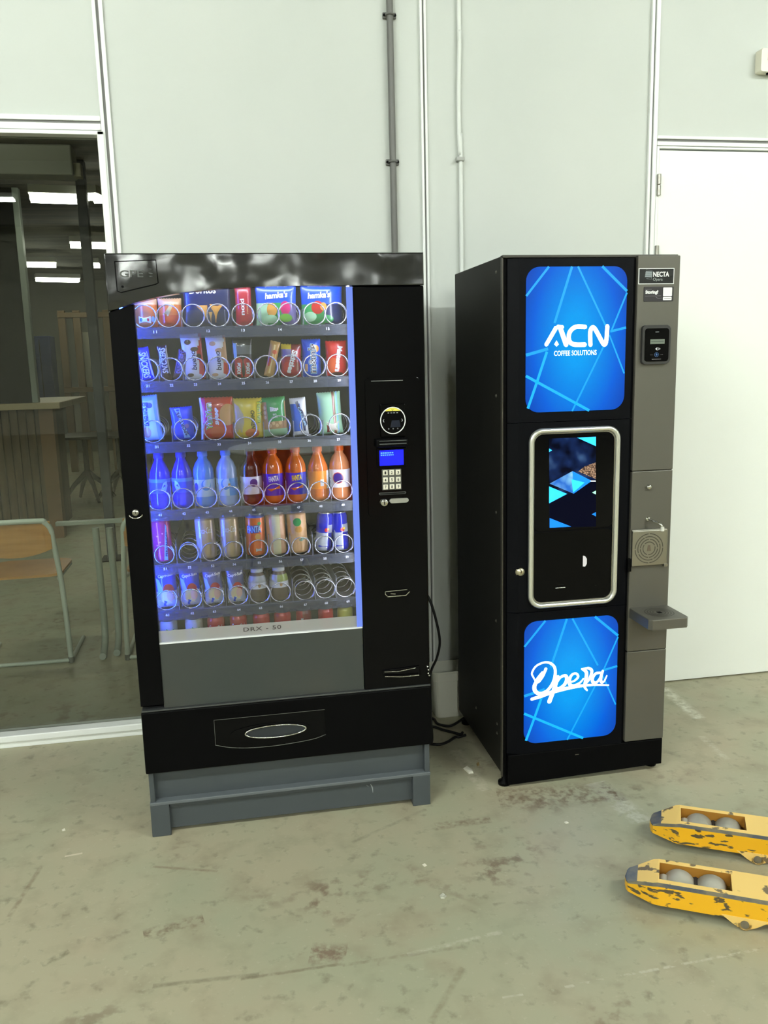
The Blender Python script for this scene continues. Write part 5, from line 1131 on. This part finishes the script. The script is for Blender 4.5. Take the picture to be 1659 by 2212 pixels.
def tea(m, cx, cy, r_, z):
    rpatch(m, [(.0+.014*math.cos(q), z+.11+.014*math.sin(q)) for q in [2*PI*j/16 for j in range(16)]], cx, cy, r_, grn)
    rpatch(m, [(.004+.014*math.cos(q), z+.085+.010*math.sin(q)) for q in [2*PI*j/16 for j in range(16)]], cx, cy, r_+.0003, chip)
    rpatch(m, [(.0, z+.05), (.016, z+.058), (.024, z+.05), (.01, z+.044)], cx, cy, r_, C('leaf_teal', (120, 160, 140)))
can(645, 1152, 'peach coloured tea can with a green leaf and fruit picture', const(C('can_peach2', (236, 190, 136))), tea, tilt=-2)
bullb = M('can_royal', (22, 34, 190), .22, .3, coat=.4); bulls = M('can_ice_silver', (206, 214, 226), .22, .4, coat=.4)
def bull(m, cx, cy, r_, z):
    rpatch(m, [(.006+.008*math.cos(q), z+.076+.007*math.sin(q)) for q in [2*PI*j/12 for j in range(12)]], cx, cy, r_, red)
    rpatch(m, [(.012+.004*math.cos(q), z+.079+.004*math.sin(q)) for q in [2*PI*j/10 for j in range(10)]], cx, cy, r_+.0003, yelw)
    m_ = m; rpatch(m, [(-.02, z+.018), (.02, z+.018), (.02, z+.023), (-.02, z+.023)], cx, cy, r_, bullb)
def bull_reg(k): return lambda u, v: (bullb if v > .5 else bulls) if u < .08+.02*k else (bullb if v < .45 or v > .7 else bulls)
can(698, 1155, 'slim blue and silver energy drink can, tilted, with its twin beside it', bull_reg(0), bull, h=.134, r_=.0275, tilt=5)
can(738, 1152, 'slim blue and silver energy drink can, the last one on the fifth tray', bull_reg(-3), bull, h=.134, r_=.0275, tilt=-2)
# row 6: juice pouches and shake bottles
def pouch(box_, label, top, tilt):
    fr = [('t', 'Capri-Sun', .52, .80, .05, .013, .12, wht, .04, .1), ('p', circ(.6, .42, .28, .18), red, .0008), ('p', circ(.5, .28, .3, .18), C('pouch_cream', (240, 222, 150)), .001), ('p', circ(.68, .3, .18, .13), C('pouch_peach', (240, 196, 170)), .0013),
          ('p', [(.1, .2), (.4, .06), (.75, .1), (.5, .22)], wht, .0012), ('p', [(.3, .06), (.42, .04), (.5, .16), (.36, .2)], blu, .0015), ('p', [(.04, .75), (.2, .7), (.34, .45), (.1, .3)], lblu, .0008)]
    bag('juice_pouch', box_, .032, lambda u, v: top if v > .4 else C('pouch_pale', (196, 206, 224)), label, 'juice pouch', g6, fr, tilt, B6, nu=14, nv=22)
pb_ = foil('pouch_blue', (20, 60, 190)); pg_ = foil('pouch_grey', (96, 100, 150))
pouch((337, 384, 1226, 1316), 'blue juice pouch with a fruit picture, first on the sixth tray', pb_, -2)
pouch((390, 434, 1226, 1316), 'blue juice pouch with a fruit picture, second on the sixth tray', pb_, -2)
pouch((442, 484, 1226, 1312), 'blue and silver juice pouch, the third one along the sixth tray', pg_, -3)
pouch((491, 530, 1226, 1312), 'blue and silver juice pouch beside the brown shake bottles', pg_, -2)
shake = M('bottle_shake', (112, 96, 80), .25, coat=.3)
def shake_b(px, label, mk):
    cy = YF+.045; cx = at(px, 1275, YF+.02).x; z = B6; r_ = .0315
    r = empty('shake_bottle', (cx, cy, z), label, 'bottle', g6)
    m = MB(); turned(m, cx, cy, [(0, z+.001), (r_*.8, z), (r_, z+.006), (r_, z+.062), (r_*.97, z+.072), (r_*.8, z+.088), (r_*.62, z+.1)], const(shake)); m.build('body', r)
    m = MB(); turned(m, cx, cy, dense([(r_+.0005, z+.046), (r_+.0005, z+.064), (r_*.97+.0006, z+.073), (r_*.80+.0006, z+.089)], 4), lambda u, v: wht if v < .45 else mk if u > -.03 else C('label_silver', (190, 196, 196)))
    rpatch(m, [(.006+.005*math.cos(q), z+.058+.008*math.sin(q)) for q in [2*PI*j/10 for j in range(10)]], cx, cy, r_+.0009, nut); m.build('wrap_label', r)
    MB().lathe([(0, z+.099), (r_*.66, z+.099), (r_*.66, z+.112), (0, z+.113)], capw, (cx, cy, 0), 18).build('cap', r)
shake_b(557, 'brown shake bottle with a silver and white label, left one of two', C('label_silver2', (170, 176, 176)))
shake_b(604, 'brown shake bottle whose label has an olive green patch', C('label_olive', (150, 164, 84)))
# lowest row, seen over the frosted band
z7 = .540; tr = MB().box(.027, .7135, YF, -.16, z7-.010, z7-.002, tray_m).build('tray', vm)
canred = M('can_red', (206, 34, 40), .25, .1, coat=.4); cangr = C('can_green_white', (206, 214, 204))
def grlab(m, cx, cy, r_, z):
    rpatch(m, [(-.006, z+.095), (.020, z+.095), (.020, z+.115), (-.006, z+.118)], cx, cy, r_, grn)
names7 = ['grey and white lemonade can with a green label, first in the lowest row', 'grey and white lemonade can with a green label, second in the lowest row', 'red cola can with white script, first of the red ones in the lowest row', 'red cola can with white script, under the silver blue pouch in the lowest row', 'red can with orange lettering low down, fifth in the lowest row', 'plain red can, sixth in the lowest row', 'red can with a white label strip, seventh in the lowest row', 'red can with a white corner mark, eighth in the lowest row', 'yellow green can, last in the lowest row']
for k, px in enumerate((362, 418, 466, 515, 565, 611, 657, 705, 747)):
    if k < 2: can(px, 1345, names7[k], const(cangr), grlab, z=z7, grp=g7, r_=.029)
    elif k < 4: can(px, 1345, names7[k], const(canred), script('Coca-Cola', wht, .108, .05), z=z7, grp=g7, r_=.029)
    elif k == 4: can(px, 1340, names7[k], const(canred), script('Coca-Cola', orn, .098, .045), z=z7, grp=g7, r_=.029)
    elif k == 5: can(px, 1335, names7[k], const(canred), None, z=z7, grp=g7, r_=.029)
    elif k == 6: can(px, 1330, names7[k], lambda u, v: dred if u > -.02 else canred, lambda m, cx, cy, r_, z: rpatch(m, [(-.014, z+.09), (-.005, z+.092), (-.003, z+.118), (-.011, z+.118)], cx, cy, r_, wht), z=z7, grp=g7, r_=.0265)
    elif k == 7: can(px, 1328, names7[k], const(canred), lambda m, cx, cy, r_, z: rpatch(m, [(.010, z+.1), (.020, z+.1), (.018, z+.112)], cx, cy, r_, wht), z=z7, grp=g7, r_=.0265)
    else: can(px, 1322, names7[k], lambda u, v: C('can_lime', (206, 204, 90)) if v > .7 else yelw, None, z=z7, grp=g7, r_=.0265)
